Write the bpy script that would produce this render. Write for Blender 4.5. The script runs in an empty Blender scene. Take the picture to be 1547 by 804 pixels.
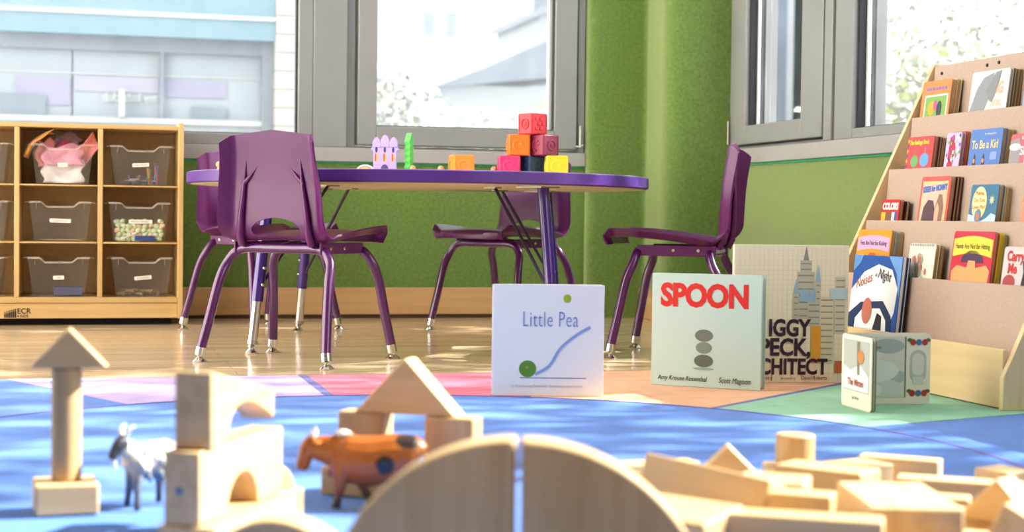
import bpy, bmesh, math, random
from mathutils import Vector, Matrix
random.seed(11)
S = bpy.context.scene
COL = S.collection
PI = math.pi
def rad(a): return math.radians(a)

# ------------------------------------------------------------------ camera
# room frame: x runs along the back wall, y points out through it (back wall at y = 0), z up
cd = bpy.data.cameras.new('camera'); cam = bpy.data.objects.new('camera', cd); COL.objects.link(cam)
cd.sensor_fit = 'HORIZONTAL'; cd.sensor_width = 36.0; cd.lens = 2400 / 1547 * 36.0
cd.clip_start = 0.05; cd.clip_end = 300
_p = math.atan(74 / 2400)
M = Matrix.Rotation(rad(-15), 4, 'Z') @ Matrix.Rotation(PI/2 - _p, 4, 'X') @ Matrix.Rotation(0.0125, 4, 'Z')
cam.matrix_world = Matrix.Translation((-1.206, -5.1152, 0.335)) @ M
cd.dof.use_dof = True; cd.dof.focus_distance = 3.55; cd.dof.aperture_fstop = 4.8
S.camera = cam
# ------------------------------------------------------------------ sky, sun, exposure
w = bpy.data.worlds.new('world'); S.world = w; w.use_nodes = True
bg = w.node_tree.nodes['Background']; bg.inputs[0].default_value = (1.0, 0.985, 0.965, 1); bg.inputs[1].default_value = 3.0
sd = bpy.data.lights.new('sun', 'SUN'); sun = bpy.data.objects.new('sun', sd); COL.objects.link(sun)
sd.energy = 17.5; sd.color = (1.0, 0.95, 0.87); sd.angle = rad(0.5)
_dir = Vector((1.0, -0.02, 0.80)).normalized()          # towards the sun
sun.rotation_euler = _dir.to_track_quat('Z', 'Y').to_euler(); sun.location = (6, -3, 6)
S.view_settings.view_transform = 'Standard'; S.view_settings.look = 'None'
S.view_settings.gamma = 1.0; S.view_settings.exposure = 0.38; S.view_settings.use_curve_mapping = False

# ------------------------------------------------------------------ materials
MATS = {}
def hexc(h):
    h = h.lstrip('#'); c = [int(h[i:i+2], 16) / 255 for i in (0, 2, 4)]
    return tuple((x / 12.92 if x <= 0.04045 else ((x + 0.055) / 1.055) ** 2.4) for x in c) + (1.0,)
def mat(name, col, rough=0.5, noise=None, bump=None, metal=0.0, spec=0.5, coat=0.0, sheen=0.0, var=0.12, stretch=(1, 1, 1), alpha=1.0, trans=0.0):
    """principled material; noise = scale of a colour mottle, bump = (scale, strength, distance)"""
    if name in MATS: return MATS[name]
    m = bpy.data.materials.new(name); m.use_nodes = True; MATS[name] = m
    nt = m.node_tree; b = nt.nodes['Principled BSDF']
    c = hexc(col) if isinstance(col, str) else tuple(col) + ((1.0,) if len(col) == 3 else ())
    b.inputs['Base Color'].default_value = c; b.inputs['Roughness'].default_value = rough
    b.inputs['Metallic'].default_value = metal; b.inputs['Specular IOR Level'].default_value = spec
    b.inputs['Coat Weight'].default_value = coat; b.inputs['Sheen Weight'].default_value = sheen
    b.inputs['Alpha'].default_value = alpha; b.inputs['Transmission Weight'].default_value = trans
    m.diffuse_color = c
    if noise or bump:
        tc = nt.nodes.new('ShaderNodeTexCoord'); mp = nt.nodes.new('ShaderNodeMapping')
        mp.inputs['Scale'].default_value = stretch; nt.links.new(tc.outputs['Object'], mp.inputs['Vector'])
    if noise:
        n = nt.nodes.new('ShaderNodeTexNoise'); n.inputs['Scale'].default_value = noise; n.inputs['Detail'].default_value = 6
        nt.links.new(mp.outputs[0], n.inputs['Vector'])
        r = nt.nodes.new('ShaderNodeValToRGB')
        r.color_ramp.elements[0].position = 0.3; r.color_ramp.elements[1].position = 0.7
        r.color_ramp.elements[0].color = tuple(max(0, x * (1 - var)) for x in c[:3]) + (1,)
        r.color_ramp.elements[1].color = tuple(min(1, x * (1 + var)) for x in c[:3]) + (1,)
        nt.links.new(n.outputs['Fac'], r.inputs[0]); nt.links.new(r.outputs[0], b.inputs['Base Color'])
    if bump:
        n2 = nt.nodes.new('ShaderNodeTexNoise'); n2.inputs['Scale'].default_value = bump[0]; n2.inputs['Detail'].default_value = 4
        nt.links.new(mp.outputs[0], n2.inputs['Vector'])
        bp = nt.nodes.new('ShaderNodeBump'); bp.inputs['Strength'].default_value = bump[1]; bp.inputs['Distance'].default_value = bump[2]
        nt.links.new(n2.outputs['Fac'], bp.inputs['Height']); nt.links.new(bp.outputs[0], b.inputs['Normal'])
    return m
def flat(col, rough=0.45): return mat('print_' + col, col, rough, spec=0.3)
def wood(name, c1, c2, axis, scale=14.0, rough=0.5, coat=0.0, ring=0.35):
    """streaky timber: noise stretched along the grain axis"""
    if name in MATS: return MATS[name]
    m = bpy.data.materials.new(name); m.use_nodes = True; MATS[name] = m
    nt = m.node_tree; b = nt.nodes['Principled BSDF']; b.inputs['Roughness'].default_value = rough; b.inputs['Coat Weight'].default_value = coat
    tc = nt.nodes.new('ShaderNodeTexCoord'); oi = nt.nodes.new('ShaderNodeObjectInfo'); ad = nt.nodes.new('ShaderNodeVectorMath')
    mp = nt.nodes.new('ShaderNodeMapping'); sc = [scale * 6] * 3; sc[axis] = scale * 0.35; mp.inputs['Scale'].default_value = sc
    sx = nt.nodes.new('ShaderNodeMath'); sx.operation = 'MULTIPLY'; sx.inputs[1].default_value = 7.3
    nt.links.new(oi.outputs['Random'], sx.inputs[0]); nt.links.new(tc.outputs['Object'], ad.inputs[0]); nt.links.new(sx.outputs[0], ad.inputs[1])
    nt.links.new(ad.outputs[0], mp.inputs['Vector'])
    n = nt.nodes.new('ShaderNodeTexNoise'); n.inputs['Scale'].default_value = 1.0; n.inputs['Detail'].default_value = 5; n.inputs['Distortion'].default_value = ring
    nt.links.new(mp.outputs[0], n.inputs['Vector'])
    r = nt.nodes.new('ShaderNodeValToRGB'); r.color_ramp.elements[0].position = 0.32; r.color_ramp.elements[1].position = 0.68
    r.color_ramp.elements[0].color = hexc(c1); r.color_ramp.elements[1].color = hexc(c2)
    nt.links.new(n.outputs['Fac'], r.inputs[0])
    hv = nt.nodes.new('ShaderNodeHueSaturation'); mr = nt.nodes.new('ShaderNodeMapRange'); mr.inputs[3].default_value = 0.93; mr.inputs[4].default_value = 1.06
    nt.links.new(oi.outputs['Random'], mr.inputs[0]); nt.links.new(mr.outputs[0], hv.inputs['Value']); nt.links.new(r.outputs[0], hv.inputs['Color'])
    nt.links.new(hv.outputs[0], b.inputs['Base Color'])
    bp = nt.nodes.new('ShaderNodeBump'); bp.inputs['Strength'].default_value = 0.15; bp.inputs['Distance'].default_value = 0.001
    nt.links.new(n.outputs['Fac'], bp.inputs['Height']); nt.links.new(bp.outputs[0], b.inputs['Normal'])
    m.diffuse_color = hexc(c2)
    return m
def glass(name, dirt=0.06, tint=(0.95, 0.98, 1.0), dirt_col=(0.8, 0.86, 0.92), spots=True):
    """clear thin pane with a film of dust: transparent + gloss + a little diffuse"""
    if name in MATS: return MATS[name]
    m = bpy.data.materials.new(name); m.use_nodes = True; MATS[name] = m; nt = m.node_tree
    for n in list(nt.nodes):
        if n.type != 'OUTPUT_MATERIAL': nt.nodes.remove(n)
    out = [n for n in nt.nodes if n.type == 'OUTPUT_MATERIAL'][0]
    t = nt.nodes.new('ShaderNodeBsdfTransparent'); t.inputs[0].default_value = tint + (1,)
    d = nt.nodes.new('ShaderNodeBsdfTranslucent'); d.inputs[0].default_value = dirt_col + (1,)
    g = nt.nodes.new('ShaderNodeBsdfGlossy'); g.inputs['Roughness'].default_value = 0.02
    m1 = nt.nodes.new('ShaderNodeMixShader'); m2 = nt.nodes.new('ShaderNodeMixShader')
    m1.inputs[0].default_value = dirt; m2.inputs[0].default_value = 0.04
    if spots:
        tc = nt.nodes.new('ShaderNodeTexCoord'); nz = nt.nodes.new('ShaderNodeTexNoise'); nz.inputs['Scale'].default_value = 9; nz.inputs['Detail'].default_value = 8
        mr = nt.nodes.new('ShaderNodeMapRange'); mr.inputs[1].default_value = 0.35; mr.inputs[2].default_value = 0.75
        mr.inputs[3].default_value = dirt * 0.6; mr.inputs[4].default_value = dirt * 1.5
        nt.links.new(tc.outputs['Object'], nz.inputs['Vector']); nt.links.new(nz.outputs['Fac'], mr.inputs[0]); nt.links.new(mr.outputs[0], m1.inputs[0])
    nt.links.new(t.outputs[0], m1.inputs[1]); nt.links.new(d.outputs[0], m1.inputs[2])
    nt.links.new(m1.outputs[0], m2.inputs[1]); nt.links.new(g.outputs[0], m2.inputs[2]); nt.links.new(m2.outputs[0], out.inputs[0])
    return m

# ------------------------------------------------------------------ mesh helpers
class MB:
    def __init__(s): s.v = []; s.f = []
    def add(s, vs, fs):
        o = len(s.v); s.v += [tuple(v) for v in vs]; s.f += [tuple(i + o for i in f) for f in fs]; return s
    def box(s, x0, x1, y0, y1, z0, z1):
        return s.add([(x0,y0,z0),(x1,y0,z0),(x1,y1,z0),(x0,y1,z0),(x0,y0,z1),(x1,y0,z1),(x1,y1,z1),(x0,y1,z1)],
                     [(3,2,1,0),(4,5,6,7),(0,1,5,4),(1,2,6,5),(2,3,7,6),(3,0,4,7)])
    def prism(s, pts, a, b, axis='y'):
        """extrude the polygon pts (2-D, counter-clockwise) between a and b along an axis"""
        n = len(pts)
        def P(p, t): return {'y': (p[0], t, p[1]), 'z': (p[0], p[1], t), 'x': (t, p[0], p[1])}[axis]
        vs = [P(p, a) for p in pts] + [P(p, b) for p in pts]
        fs = [tuple(range(n)), tuple(range(2*n-1, n-1, -1))] + [((i+1) % n, i, i+n, (i+1) % n + n) for i in range(n)]
        return s.add(vs, fs)
    def rings(s, rs, cap=True):
        n = len(rs[0]); vs = [p for r in rs for p in r]; fs = []
        for k in range(len(rs)-1):
            for i in range(n):
                fs.append((k*n+i, k*n+(i+1) % n, (k+1)*n+(i+1) % n, (k+1)*n+i))
        if cap: fs += [tuple(range(n-1, -1, -1)), tuple((len(rs)-1)*n + i for i in range(n))]
        return s.add(vs, fs)
    def tube(s, path, r, n=12, cap=True):
        """round tube through the path; r is one radius or one per point"""
        path = [Vector(p) for p in path]; R_ = r if isinstance(r, (list, tuple)) else [r] * len(path)
        rs = []; up = None
        for i, p in enumerate(path):
            t = (path[min(i+1, len(path)-1)] - path[max(i-1, 0)]).normalized()
            if up is None:
                up = Vector((0, 0, 1)) if abs(t.z) < 0.9 else Vector((1, 0, 0))
            a = t.cross(up).normalized(); up = a.cross(t).normalized()
            rr = R_[i] if isinstance(R_[i], (list, tuple)) else (R_[i], R_[i])
            rs.append([p + a * math.cos(2*PI*k/n) * rr[0] + up * math.sin(2*PI*k/n) * rr[1] for k in range(n)])
        return s.rings(rs, cap)
    def lathe(s, prof, n=20, c=(0, 0, 0), axis='z'):
        rs = []
        for r, h in prof:
            ring = []
            for k in range(n):
                a = 2*PI*k/n; x, y = r*math.cos(a), r*math.sin(a)
                q = {'z': (x, y, h), 'y': (x, h, -y), 'x': (h, x, y)}[axis]
                ring.append((q[0]+c[0], q[1]+c[1], q[2]+c[2]))
            rs.append(ring)
        return s.rings(rs, True)
    def sphere(s, c, r, n=14, m=8):
        rr = r if isinstance(r, (list, tuple)) else (r, r, r); rs = []
        for j in range(1, m):
            b = -PI/2 + PI*j/m
            rs.append([(c[0]+rr[0]*math.cos(b)*math.cos(2*PI*k/n), c[1]+rr[1]*math.cos(b)*math.sin(2*PI*k/n), c[2]+rr[2]*math.sin(b)) for k in range(n)])
        return s.rings(rs, True)
    def poly(s, pts, y=0.0):
        """flat shape in the x-z plane, facing -y"""
        return s.add([(p[0], y, p[1]) for p in pts], [tuple(range(len(pts)))])
    def xf(s, mtx):
        s.v = [tuple(mtx @ Vector(v)) for v in s.v]; return s
    def mesh(s, name, m, smooth=None):
        me = bpy.data.meshes.new(name); me.from_pydata(s.v, [], s.f)
        bm = bmesh.new(); bm.from_mesh(me); bmesh.ops.recalc_face_normals(bm, faces=bm.faces); bm.to_mesh(me); bm.free()
        for mm in (m if isinstance(m, (list, tuple)) else [m]): me.materials.append(mm)
        if smooth is not None:
            for p in me.polygons: p.use_smooth = True
            me.set_sharp_from_angle(angle=rad(smooth))
        me.update(); return me
    def build(s, name, m, parent=None, smooth=None, bevel=None, seg=2, loc=None, rot=None):
        o = bpy.data.objects.new(name, s.mesh(name, m, smooth)); COL.objects.link(o)
        if parent: o.parent = parent
        if loc: o.location = loc
        if rot: o.rotation_euler = rot
        if bevel:
            b = o.modifiers.new('bevel', 'BEVEL'); b.width = bevel; b.segments = seg; b.limit_method = 'ANGLE'; b.angle_limit = rad(40)
            b.harden_normals = False
            for p in o.data.polygons: p.use_smooth = True
            o.data.set_sharp_from_angle(angle=rad(35))
        return o
def tag(o, label=None, cat=None, group=None, kind=None):
    if label: o['label'] = label
    if cat: o['category'] = cat
    if group: o['group'] = group
    if kind: o['kind'] = kind
    return o
def empty(name, loc, rz=0.0, label=None, cat=None, group=None, rot=None, kind=None):
    o = bpy.data.objects.new(name, None); COL.objects.link(o); o.location = loc; o.empty_display_size = 0.05
    o.rotation_euler = rot if rot else (0, 0, rz)
    return tag(o, label, cat, group, kind)
def copy_tree(o, parent=None):
    c = o.copy(); COL.objects.link(c); c.parent = parent
    for ch in list(o.children): copy_tree(ch, c)
    return c
def bez(p0, p1, p2, n=8):
    return [tuple((1-t)**2*a + 2*t*(1-t)*b + t*t*c for a, b, c in zip(p0, p1, p2)) for t in [i/n for i in range(n+1)]]
def catmull(pts, n=6):
    out = []; P = [Vector(p) for p in pts]
    for i in range(len(P)-1):
        a = P[max(i-1, 0)]; b = P[i]; c = P[i+1]; d = P[min(i+2, len(P)-1)]
        for k in range(n):
            t = k/n
            out.append(0.5*((2*b) + (c-a)*t + (2*a-5*b+4*c-d)*t*t + (3*b-a-3*c+d)*t**3))
    out.append(P[-1]); return out
def text(body, size, m, parent, x, z, y=-0.0006, bold=0.0, shear=0.0, sx=1.0, align='LEFT', name='lettering', roll=0.0, mirror=False, space=1.0, depth=0.00012):
    """lettering as a thin mesh in the local x-z plane, facing -y"""
    cu = bpy.data.curves.new(name, 'FONT'); cu.body = body; cu.size = size; cu.offset = bold; cu.shear = shear; cu.align_x = align
    cu.extrude = depth; cu.resolution_u = 3; cu.space_character = space
    t = bpy.data.objects.new(name, cu); COL.objects.link(t)
    dg = bpy.context.evaluated_depsgraph_get()
    me = bpy.data.meshes.new_from_object(t.evaluated_get(dg)); bpy.data.objects.remove(t)
    me.transform(Matrix.Diagonal((-sx if mirror else sx, 1, 1, 1)))
    me.transform(Matrix.Rotation(PI/2, 4, 'X') @ Matrix.Rotation(roll, 4, 'Z'))
    if mirror: me.flip_normals()
    me.materials.clear(); me.materials.append(m)
    o = bpy.data.objects.new(name, me); COL.objects.link(o); o.parent = parent; o.location = (x, y, z)
    return o
def shape(pts, m, parent, y=-0.0004, name='cover_print', th=0.0002):
    """a thin flat printed shape (x-z outline) on a cover"""
    return MB().prism(pts, y - th/2, y + th/2, 'y').build(name, m, parent)
def ell(cx, cz, a, b, n=28, a0=0, a1=2*PI):
    full = abs(a1 - a0) > 6.28
    k = n if full else n + 1
    return [(cx + a*math.cos(a0 + (a1-a0)*i/n), cz + b*math.sin(a0 + (a1-a0)*i/n)) for i in range(k)]
def ribbon(pts, wd):
    """outline of a stroke of varying width through 2-D points"""
    L = []; R_ = []
    for i, p in enumerate(pts):
        a = pts[max(i-1, 0)]; b = pts[min(i+1, len(pts)-1)]
        dx, dz = b[0]-a[0], b[1]-a[1]; l = math.hypot(dx, dz) or 1
        ww = wd[i] if isinstance(wd, (list, tuple)) else wd
        L.append((p[0]-dz/l*ww/2, p[1]+dx/l*ww/2)); R_.append((p[0]+dz/l*ww/2, p[1]-dx/l*ww/2))
    return R_ + L[::-1]

# ------------------------------------------------------------------ palette
CARPET = mat('green_wall_carpet', '#6a8742', 0.95, noise=110, var=0.22, bump=(420, 0.9, 0.005), sheen=1.0, spec=0.1)
_cb = CARPET.node_tree.nodes['Principled BSDF']; _cb.inputs['Sheen Roughness'].default_value = 0.35; _cb.inputs['Sheen Tint'].default_value = hexc('#e6edc4')
_nt = CARPET.node_tree; _sh = _nt.nodes.new('ShaderNodeBsdfSheen'); _sh.inputs['Color'].default_value = (0.40, 0.46, 0.22, 1); _sh.inputs['Roughness'].default_value = 0.55
_ad = _nt.nodes.new('ShaderNodeAddShader'); _ou = [n for n in _nt.nodes if n.type == 'OUTPUT_MATERIAL'][0]
_nt.links.new(_cb.outputs[0], _ad.inputs[0]); _nt.links.new(_sh.outputs[0], _ad.inputs[1]); _nt.links.new(_ad.outputs[0], _ou.inputs[0])
def floor_mat():
    m = bpy.data.materials.new('maple_floor'); m.use_nodes = True; nt = m.node_tree; b = nt.nodes['Principled BSDF']
    tc = nt.nodes.new('ShaderNodeTexCoord'); mp = nt.nodes.new('ShaderNodeMapping'); nt.links.new(tc.outputs['Object'], mp.inputs[0])
    br = nt.nodes.new('ShaderNodeTexBrick'); br.offset = 0.37; br.inputs['Scale'].default_value = 1.0
    br.inputs['Brick Width'].default_value = 0.9; br.inputs['Row Height'].default_value = 0.057; br.inputs['Mortar Size'].default_value = 0.0007
    br.inputs['Color1'].default_value = hexc('#dbc2a2'); br.inputs['Color2'].default_value = hexc('#ccb08c'); br.inputs['Mortar'].default_value = hexc('#b08d62'); br.inputs['Bias'].default_value = 0.0
    nt.links.new(mp.outputs[0], br.inputs['Vector'])
    mp2 = nt.nodes.new('ShaderNodeMapping'); mp2.inputs['Scale'].default_value = (3, 120, 1); nt.links.new(tc.outputs['Object'], mp2.inputs[0])
    n = nt.nodes.new('ShaderNodeTexNoise'); n.inputs['Scale'].default_value = 1; n.inputs['Detail'].default_value = 6; nt.links.new(mp2.outputs[0], n.inputs['Vector'])
    r = nt.nodes.new('ShaderNodeValToRGB'); r.color_ramp.elements[0].color = (0.72, 0.72, 0.72, 1); r.color_ramp.elements[1].color = (1.12, 1.1, 1.08, 1)
    nt.links.new(n.outputs['Fac'], r.inputs[0])
    mx = nt.nodes.new('ShaderNodeMix'); mx.data_type = 'RGBA'; mx.blend_type = 'MULTIPLY'; mx.inputs[0].default_value = 1.0
    nt.links.new(br.outputs['Color'], mx.inputs[6]); nt.links.new(r.outputs[0], mx.inputs[7]); nt.links.new(mx.outputs[2], b.inputs['Base Color'])
    rr = nt.nodes.new('ShaderNodeMapRange'); rr.inputs[3].default_value = 0.06; rr.inputs[4].default_value = 0.28
    nt.links.new(n.outputs['Fac'], rr.inputs[0]); nt.links.new(rr.outputs[0], b.inputs['Roughness'])
    bp = nt.nodes.new('ShaderNodeBump'); bp.inputs['Strength'].default_value = 0.12; bp.inputs['Distance'].default_value = 0.002
    nt.links.new(n.outputs['Fac'], bp.inputs['Height']); nt.links.new(bp.outputs[0], b.inputs['Normal'])
    return m
FLOOR = floor_mat()
ALU = mat('grey_window_aluminium', '#8f8f8d', 0.42, noise=6, var=0.05, metal=0.15)
ALU_D = mat('dark_window_seal', '#22252a', 0.6)
ALU_B = mat('bright_glazing_bead', '#d8dcdc', 0.35, metal=0.2)
CEIL = mat('white_ceiling_paint', '#d2cfc8', 0.9)
BIRCH = wood('birch_ply', '#d9bd8c', '#e6cfa3', 0, 9, 0.42)
BIRCHZ = wood('birch_ply_upright', '#d9bd8c', '#e6cfa3', 2, 9, 0.42)
BIRCHD = wood('birch_cabinet', '#cba468', '#dcb97f', 0, 9, 0.45)
BIRCHDZ = wood('birch_cabinet_upright', '#cba468', '#dcb97f', 2, 9, 0.45)
MDF = mat('smooth_brown_hardboard', '#b69f8e', 0.55, noise=260, var=0.08)
BASEB = wood('maple_baseboard', '#c79a66', '#d8b07c', 0, 5, 0.4)
PURPLE = mat('purple_chair_plastic', '#571353', 0.34, noise=90, var=0.06, bump=(900, 0.08, 0.0005), spec=0.5)
PURPLE_T = mat('purple_enamelled_tube', '#4c1252', 0.2, noise=40, var=0.05, coat=0.4)
VIOLET_T = mat('violet_table_leg_enamel', '#3d1a7a', 0.22, noise=40, var=0.05, coat=0.4)
TTOP = mat('light_laminate_tabletop', '#d9cfe0', 0.3, noise=30, var=0.03)
TEDGE = mat('purple_table_edge_band', '#4c227a', 0.42, noise=60, var=0.04)
TUNDER = mat('cream_table_underside', '#d9c9a4', 0.7, noise=40, var=0.05)
CHROME = mat('chromed_steel', '#d6d3cd', 0.16, metal=1.0)
STEEL = mat('dull_steel', '#a8a49c', 0.35, metal=0.9)
BLK = mat('black_steel_rod', '#15131c', 0.4)
PAPER = mat('page_edges', '#cdbf9f', 0.8, noise=200, var=0.1, stretch=(1, 60, 1))
PAPERW = mat('white_page_edges', '#efece4', 0.8, noise=200, var=0.04, stretch=(1, 60, 1))
BOARDP = mat('board_page_edges', '#b29c72', 0.75, noise=120, var=0.22, stretch=(1, 6, 0.2))
BW = [wood('block_wood_x', '#bd9a68', '#cfae7e', 0, 11, 0.55), wood('block_wood_y', '#ba9664', '#ccaa7a', 1, 11, 0.55), wood('block_wood_z', '#b69260', '#c8a676', 2, 11, 0.55)]

# ------------------------------------------------------------------ the room
def struct(o): o['kind'] = 'structure'; return o
struct(MB().box(-2.4, 0.987, -7.7, 0.16, -0.12, 0.0).build('floor', FLOOR))
struct(MB().box(-2.4, 0.987, -7.7, 0.16, 2.65, 2.8).build('ceiling', CEIL))
# the unseen sides of the classroom: plain rear wall, window openings all along the left wall
struct(MB().box(-2.4, 0.82, -7.7, -7.55, 0.0, 2.65).build('wall_rear', mat('sage_rear_wall', '#c4bba8', 0.9)))
wl = empty('wall_left', (-2.4, -3.7, 0), kind='structure')
REARM = MATS.get('sage_rear_wall')
MB().box(0, 0.15, 0.9, 3.69, 0.0, 0.10).build('low_wall', REARM, wl); MB().box(0, 0.15, 0.9, 3.69, 2.55, 2.65).build('lintel', REARM, wl); MB().box(0, 0.15, -3.8, 0.899, 0.0, 2.65).build('solid_wall', REARM, wl)
for _y in (2.3, 3.54): MB().box(0, 0.15, _y, _y+0.12, 0.101, 2.549).build('post', REARM, wl)
WT = 0.16
# back wall: carpeted below the sill, lintel above
wb = empty('wall_back', (0, 0, 0), kind='structure')
MB().box(-2.4, 0.45, 0.0, WT, 0.0, 0.500).build('carpet_panel', CARPET, wb)
MB().box(-2.4, 0.45, 0.0, WT, 2.15, 2.65).build('lintel', CEIL, wb)
MB().box(-2.4, -2.30, 0.0, WT, 0.5005, 2.1495).build('end_panel', CEIL, wb)
# carpeted pier in the corner with two rounded steps
def rnd_poly(pts, r, n=6):
    out = []
    for i, p in enumerate(pts):
        a = Vector(pts[i-1]); b = Vector(p); c = Vector(pts[(i+1) % len(pts)]); rr = r[i]
        if rr <= 0: out.append(tuple(b)); continue
        u = (a-b).normalized()*rr; v = (c-b).normalized()*rr
        out += [tuple(q[:2]) for q in bez((b+u).to_3d(), b.to_3d(), (b+v).to_3d(), n)]
    return out
pier = MB().prism(rnd_poly([(0.415, WT), (0.415, -0.045), (0.612, -0.045), (0.612, -0.27), (0.846, -0.27), (0.846, WT)], [0, 0.03, 0.02, 0.07, 0, 0]), 0.0, 2.65, 'z')
struct(pier.build('wall_pier', CARPET, smooth=40))
struct(MB().box(0.8465, 0.987, -0.271, WT, 0.0, 2.65).build('wall_reveal', ALU))
# right wall, running towards the room
XR = 0.827
wr = empty('wall_right', (XR, -0.27, 0), kind='structure')
MB().box(0, WT, -7.4, 0, 0, 0.508).build('carpet_panel', CARPET, wr)
MB().box(0, WT, -7.4, 0, 2.35, 2.65).build('lintel', CEIL, wr)
MB().box(0, WT, -7.4, -5.2, 0.508, 2.35).build('end_panel', CEIL, wr)
EDGEG = mat('green_carpet_edging', '#2f8f63', 0.8, noise=60, var=0.2)
struct(MB().box(-2.3, 0.413, -0.004, 0.05, 0.500, 0.507).build('trim_1', EDGEG))
struct(MB().box(XR-0.004, XR+0.05, -5.4, -0.272, 0.508, 0.515).build('trim_2', EDGEG))
struct(MB().box(-2.24, 0.604, -0.014, -0.0005, 0.012, 0.100).build('baseboard_back', BASEB, bevel=0.003))
struct(MB().box(-2.24, 0.604, -0.008, -0.0005, 0.0, 0.0115).build('trim_3', mat('dark_gap', '#4a3422', 0.8)))
struct(MB().box(0.598, 0.612, -0.262, -0.047, 0.0, 0.100).build('baseboard_pier', BASEB, bevel=0.003))
struct(MB().box(0.640, XR-0.001, -0.284, -0.2705, 0.0, 0.100).build('baseboard_pier_front', BASEB, bevel=0.003))
# window sills (flat aluminium bands)
SILL = mat('sill_aluminium', '#a6a3a0', 0.4, noise=4, var=0.06, metal=0.1)
struct(MB().box(-2.3, 0.413, -0.012, WT, 0.507, 0.553).build('trim_4', SILL, bevel=0.002))
struct(MB().box(XR-0.012, XR+WT, -5.4, -0.272, 0.515, 0.562).build('trim_5', SILL, bevel=0.002))
GL1 = glass('dusty_glass', 0.05); GL2 = glass('glass_with_film', 0.008)
TOPZ = 2.15
def member(parent, x0, x1, y0, y1, z0, z1, m=ALU, name='frame_member', bevel=0.003):
    return MB().box(x0, x1, y0, y1, z0, z1).build(name, m, parent, bevel=bevel)
# left fixed light
w1 = empty('window_1', (-1.7, 0.03, 0.553), kind='structure')
def W1(x0, x1, y0, y1, z0, z1, **k): return member(w1, x0+1.7, x1+1.7, y0-0.03, y1-0.03, z0-0.553, z1-0.553, **k)
W1(-2.3, -0.505, -0.005, 0.11, 0.553, 0.590); W1(-2.3, -0.505, -0.005, 0.11, 2.06, TOPZ)
W1(-0.552, -0.505, -0.005, 0.11, 0.590, 2.06); W1(-2.3, -2.24, -0.005, 0.11, 0.590, 2.06)
W1(-0.557, -0.5525, 0.02, 0.05, 0.594, 2.06, m=ALU_D, name='seal', bevel=None); W1(-2.24, -0.5525, 0.02, 0.05, 0.590, 0.594, m=ALU_D, name='seal', bevel=None)
W1(-2.24, -0.557, 0.03, 0.036, 0.594, 2.06, m=GL1, name='pane', bevel=None)
# post between, then the opening sash
struct(MB().box(-0.5045, -0.395, -0.008, 0.12, 0.553, TOPZ).build('window_post', ALU, bevel=0.003))
w2 = empty('window_2', (0, 0.03, 0.553), kind='structure')
def W2(x0, x1, y0, y1, z0, z1, **k): return member(w2, x0, x1, y0-0.03, y1-0.03, z0-0.553, z1-0.553, **k)
W2(-0.3945, -0.366, 0.012, 0.12, 0.553, TOPZ); W2(0.386, 0.413, 0.002, 0.12, 0.553, TOPZ); W2(-0.366, 0.386, 0.012, 0.12, 0.553, 0.560)
W2(-0.360, -0.299, -0.012, 0.06, 0.563, 2.10); W2(0.303, 0.380, -0.012, 0.06, 0.563, 2.10)
W2(-0.299, 0.303, -0.012, 0.06, 0.563, 0.625); W2(-0.299, 0.303, -0.012, 0.06, 2.03, 2.10)
W2(-0.366, 0.386, 0.03, 0.12, 2.10, TOPZ)
W2(0.300, 0.3025, 0.0, 0.04, 0.63, 2.03, m=ALU_D, name='seal', bevel=None); W2(0.290, 0.300, 0.022, 0.05, 0.63, 2.03, m=ALU_B, name='glazing_bead', bevel=None)
W2(-0.299, 0.300, 0.01, 0.04, 0.625, 0.629, m=ALU_D, name='seal', bevel=None)
W2(-0.299, 0.290, 0.03, 0.036, 0.629, 2.03, m=GL1, name='pane', bevel=None)
MB().lathe([(0.0045, 0.0), (0.0045, 0.072)], 14).build('hinge', STEEL, w2, 40, loc=(0.392, -0.047, 0.018))
MB().tube([(0.37, -0.043, 0.022), (0.392, -0.043, 0.020), (0.405, -0.038, 0.028)], 0.003, 8).build('hinge_arm', CHROME, w2, 40)
# right wall windows
w3 = empty('window_3', (XR, -0.6, 0.562), kind='structure')
def W3(y0, y1, x0, x1, z0, z1, **k): return member(w3, x0, x1, y0+0.6, y1+0.6, z0-0.562, z1-0.562, **k)
TZ = 2.35
W3(-0.315, -0.274, -0.006, 0.12, 0.562, TZ); W3(-1.018, -0.968, -0.012, 0.12, 0.562, TZ); W3(-0.968, -0.315, 0.01, 0.12, 0.562, 0.572)
W3(-0.414, -0.320, -0.014, 0.06, 0.575, 2.28); W3(-0.962, -0.822, -0.014, 0.06, 0.575, 2.28)
W3(-0.822, -0.414, -0.014, 0.06, 0.575, 0.634); W3(-0.822, -0.414, -0.014, 0.06, 2.22, 2.28); W3(-0.968, -0.315, 0.02, 0.12, 2.28, TZ)
W3(-0.424, -0.4145, 0.0, 0.05, 0.638, 2.22, m=ALU_D, name='seal', bevel=None); W3(-0.434, -0.424, 0.022, 0.03, 0.638, 2.22, m=ALU_B, name='glazing_bead', bevel=None)
W3(-0.822, -0.414, 0.012, 0.05, 0.634, 0.638, m=ALU_D, name='seal', bevel=None)
W3(-0.822, -0.440, 0.03, 0.036, 0.638, 2.22, m=GL2, name='pane', bevel=None)
MB().lathe([(0.0035, 0.0), (0.0035, 0.075)], 14).build('hinge', STEEL, w3, 40, loc=(-0.014, 0.318, 0.018))
w4 = empty('window_4', (XR, -2.0, 0.562), kind='structure')
def W4(y0, y1, x0, x1, z0, z1, **k): return member(w4, x0, x1, y0+2.0, y1+2.0, z0-0.562, z1-0.562, **k)
W4(-1.130, -1.020, -0.004, 0.10, 0.562, TZ); W4(-5.4, -5.3, -0.004, 0.10, 0.562, TZ)
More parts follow.
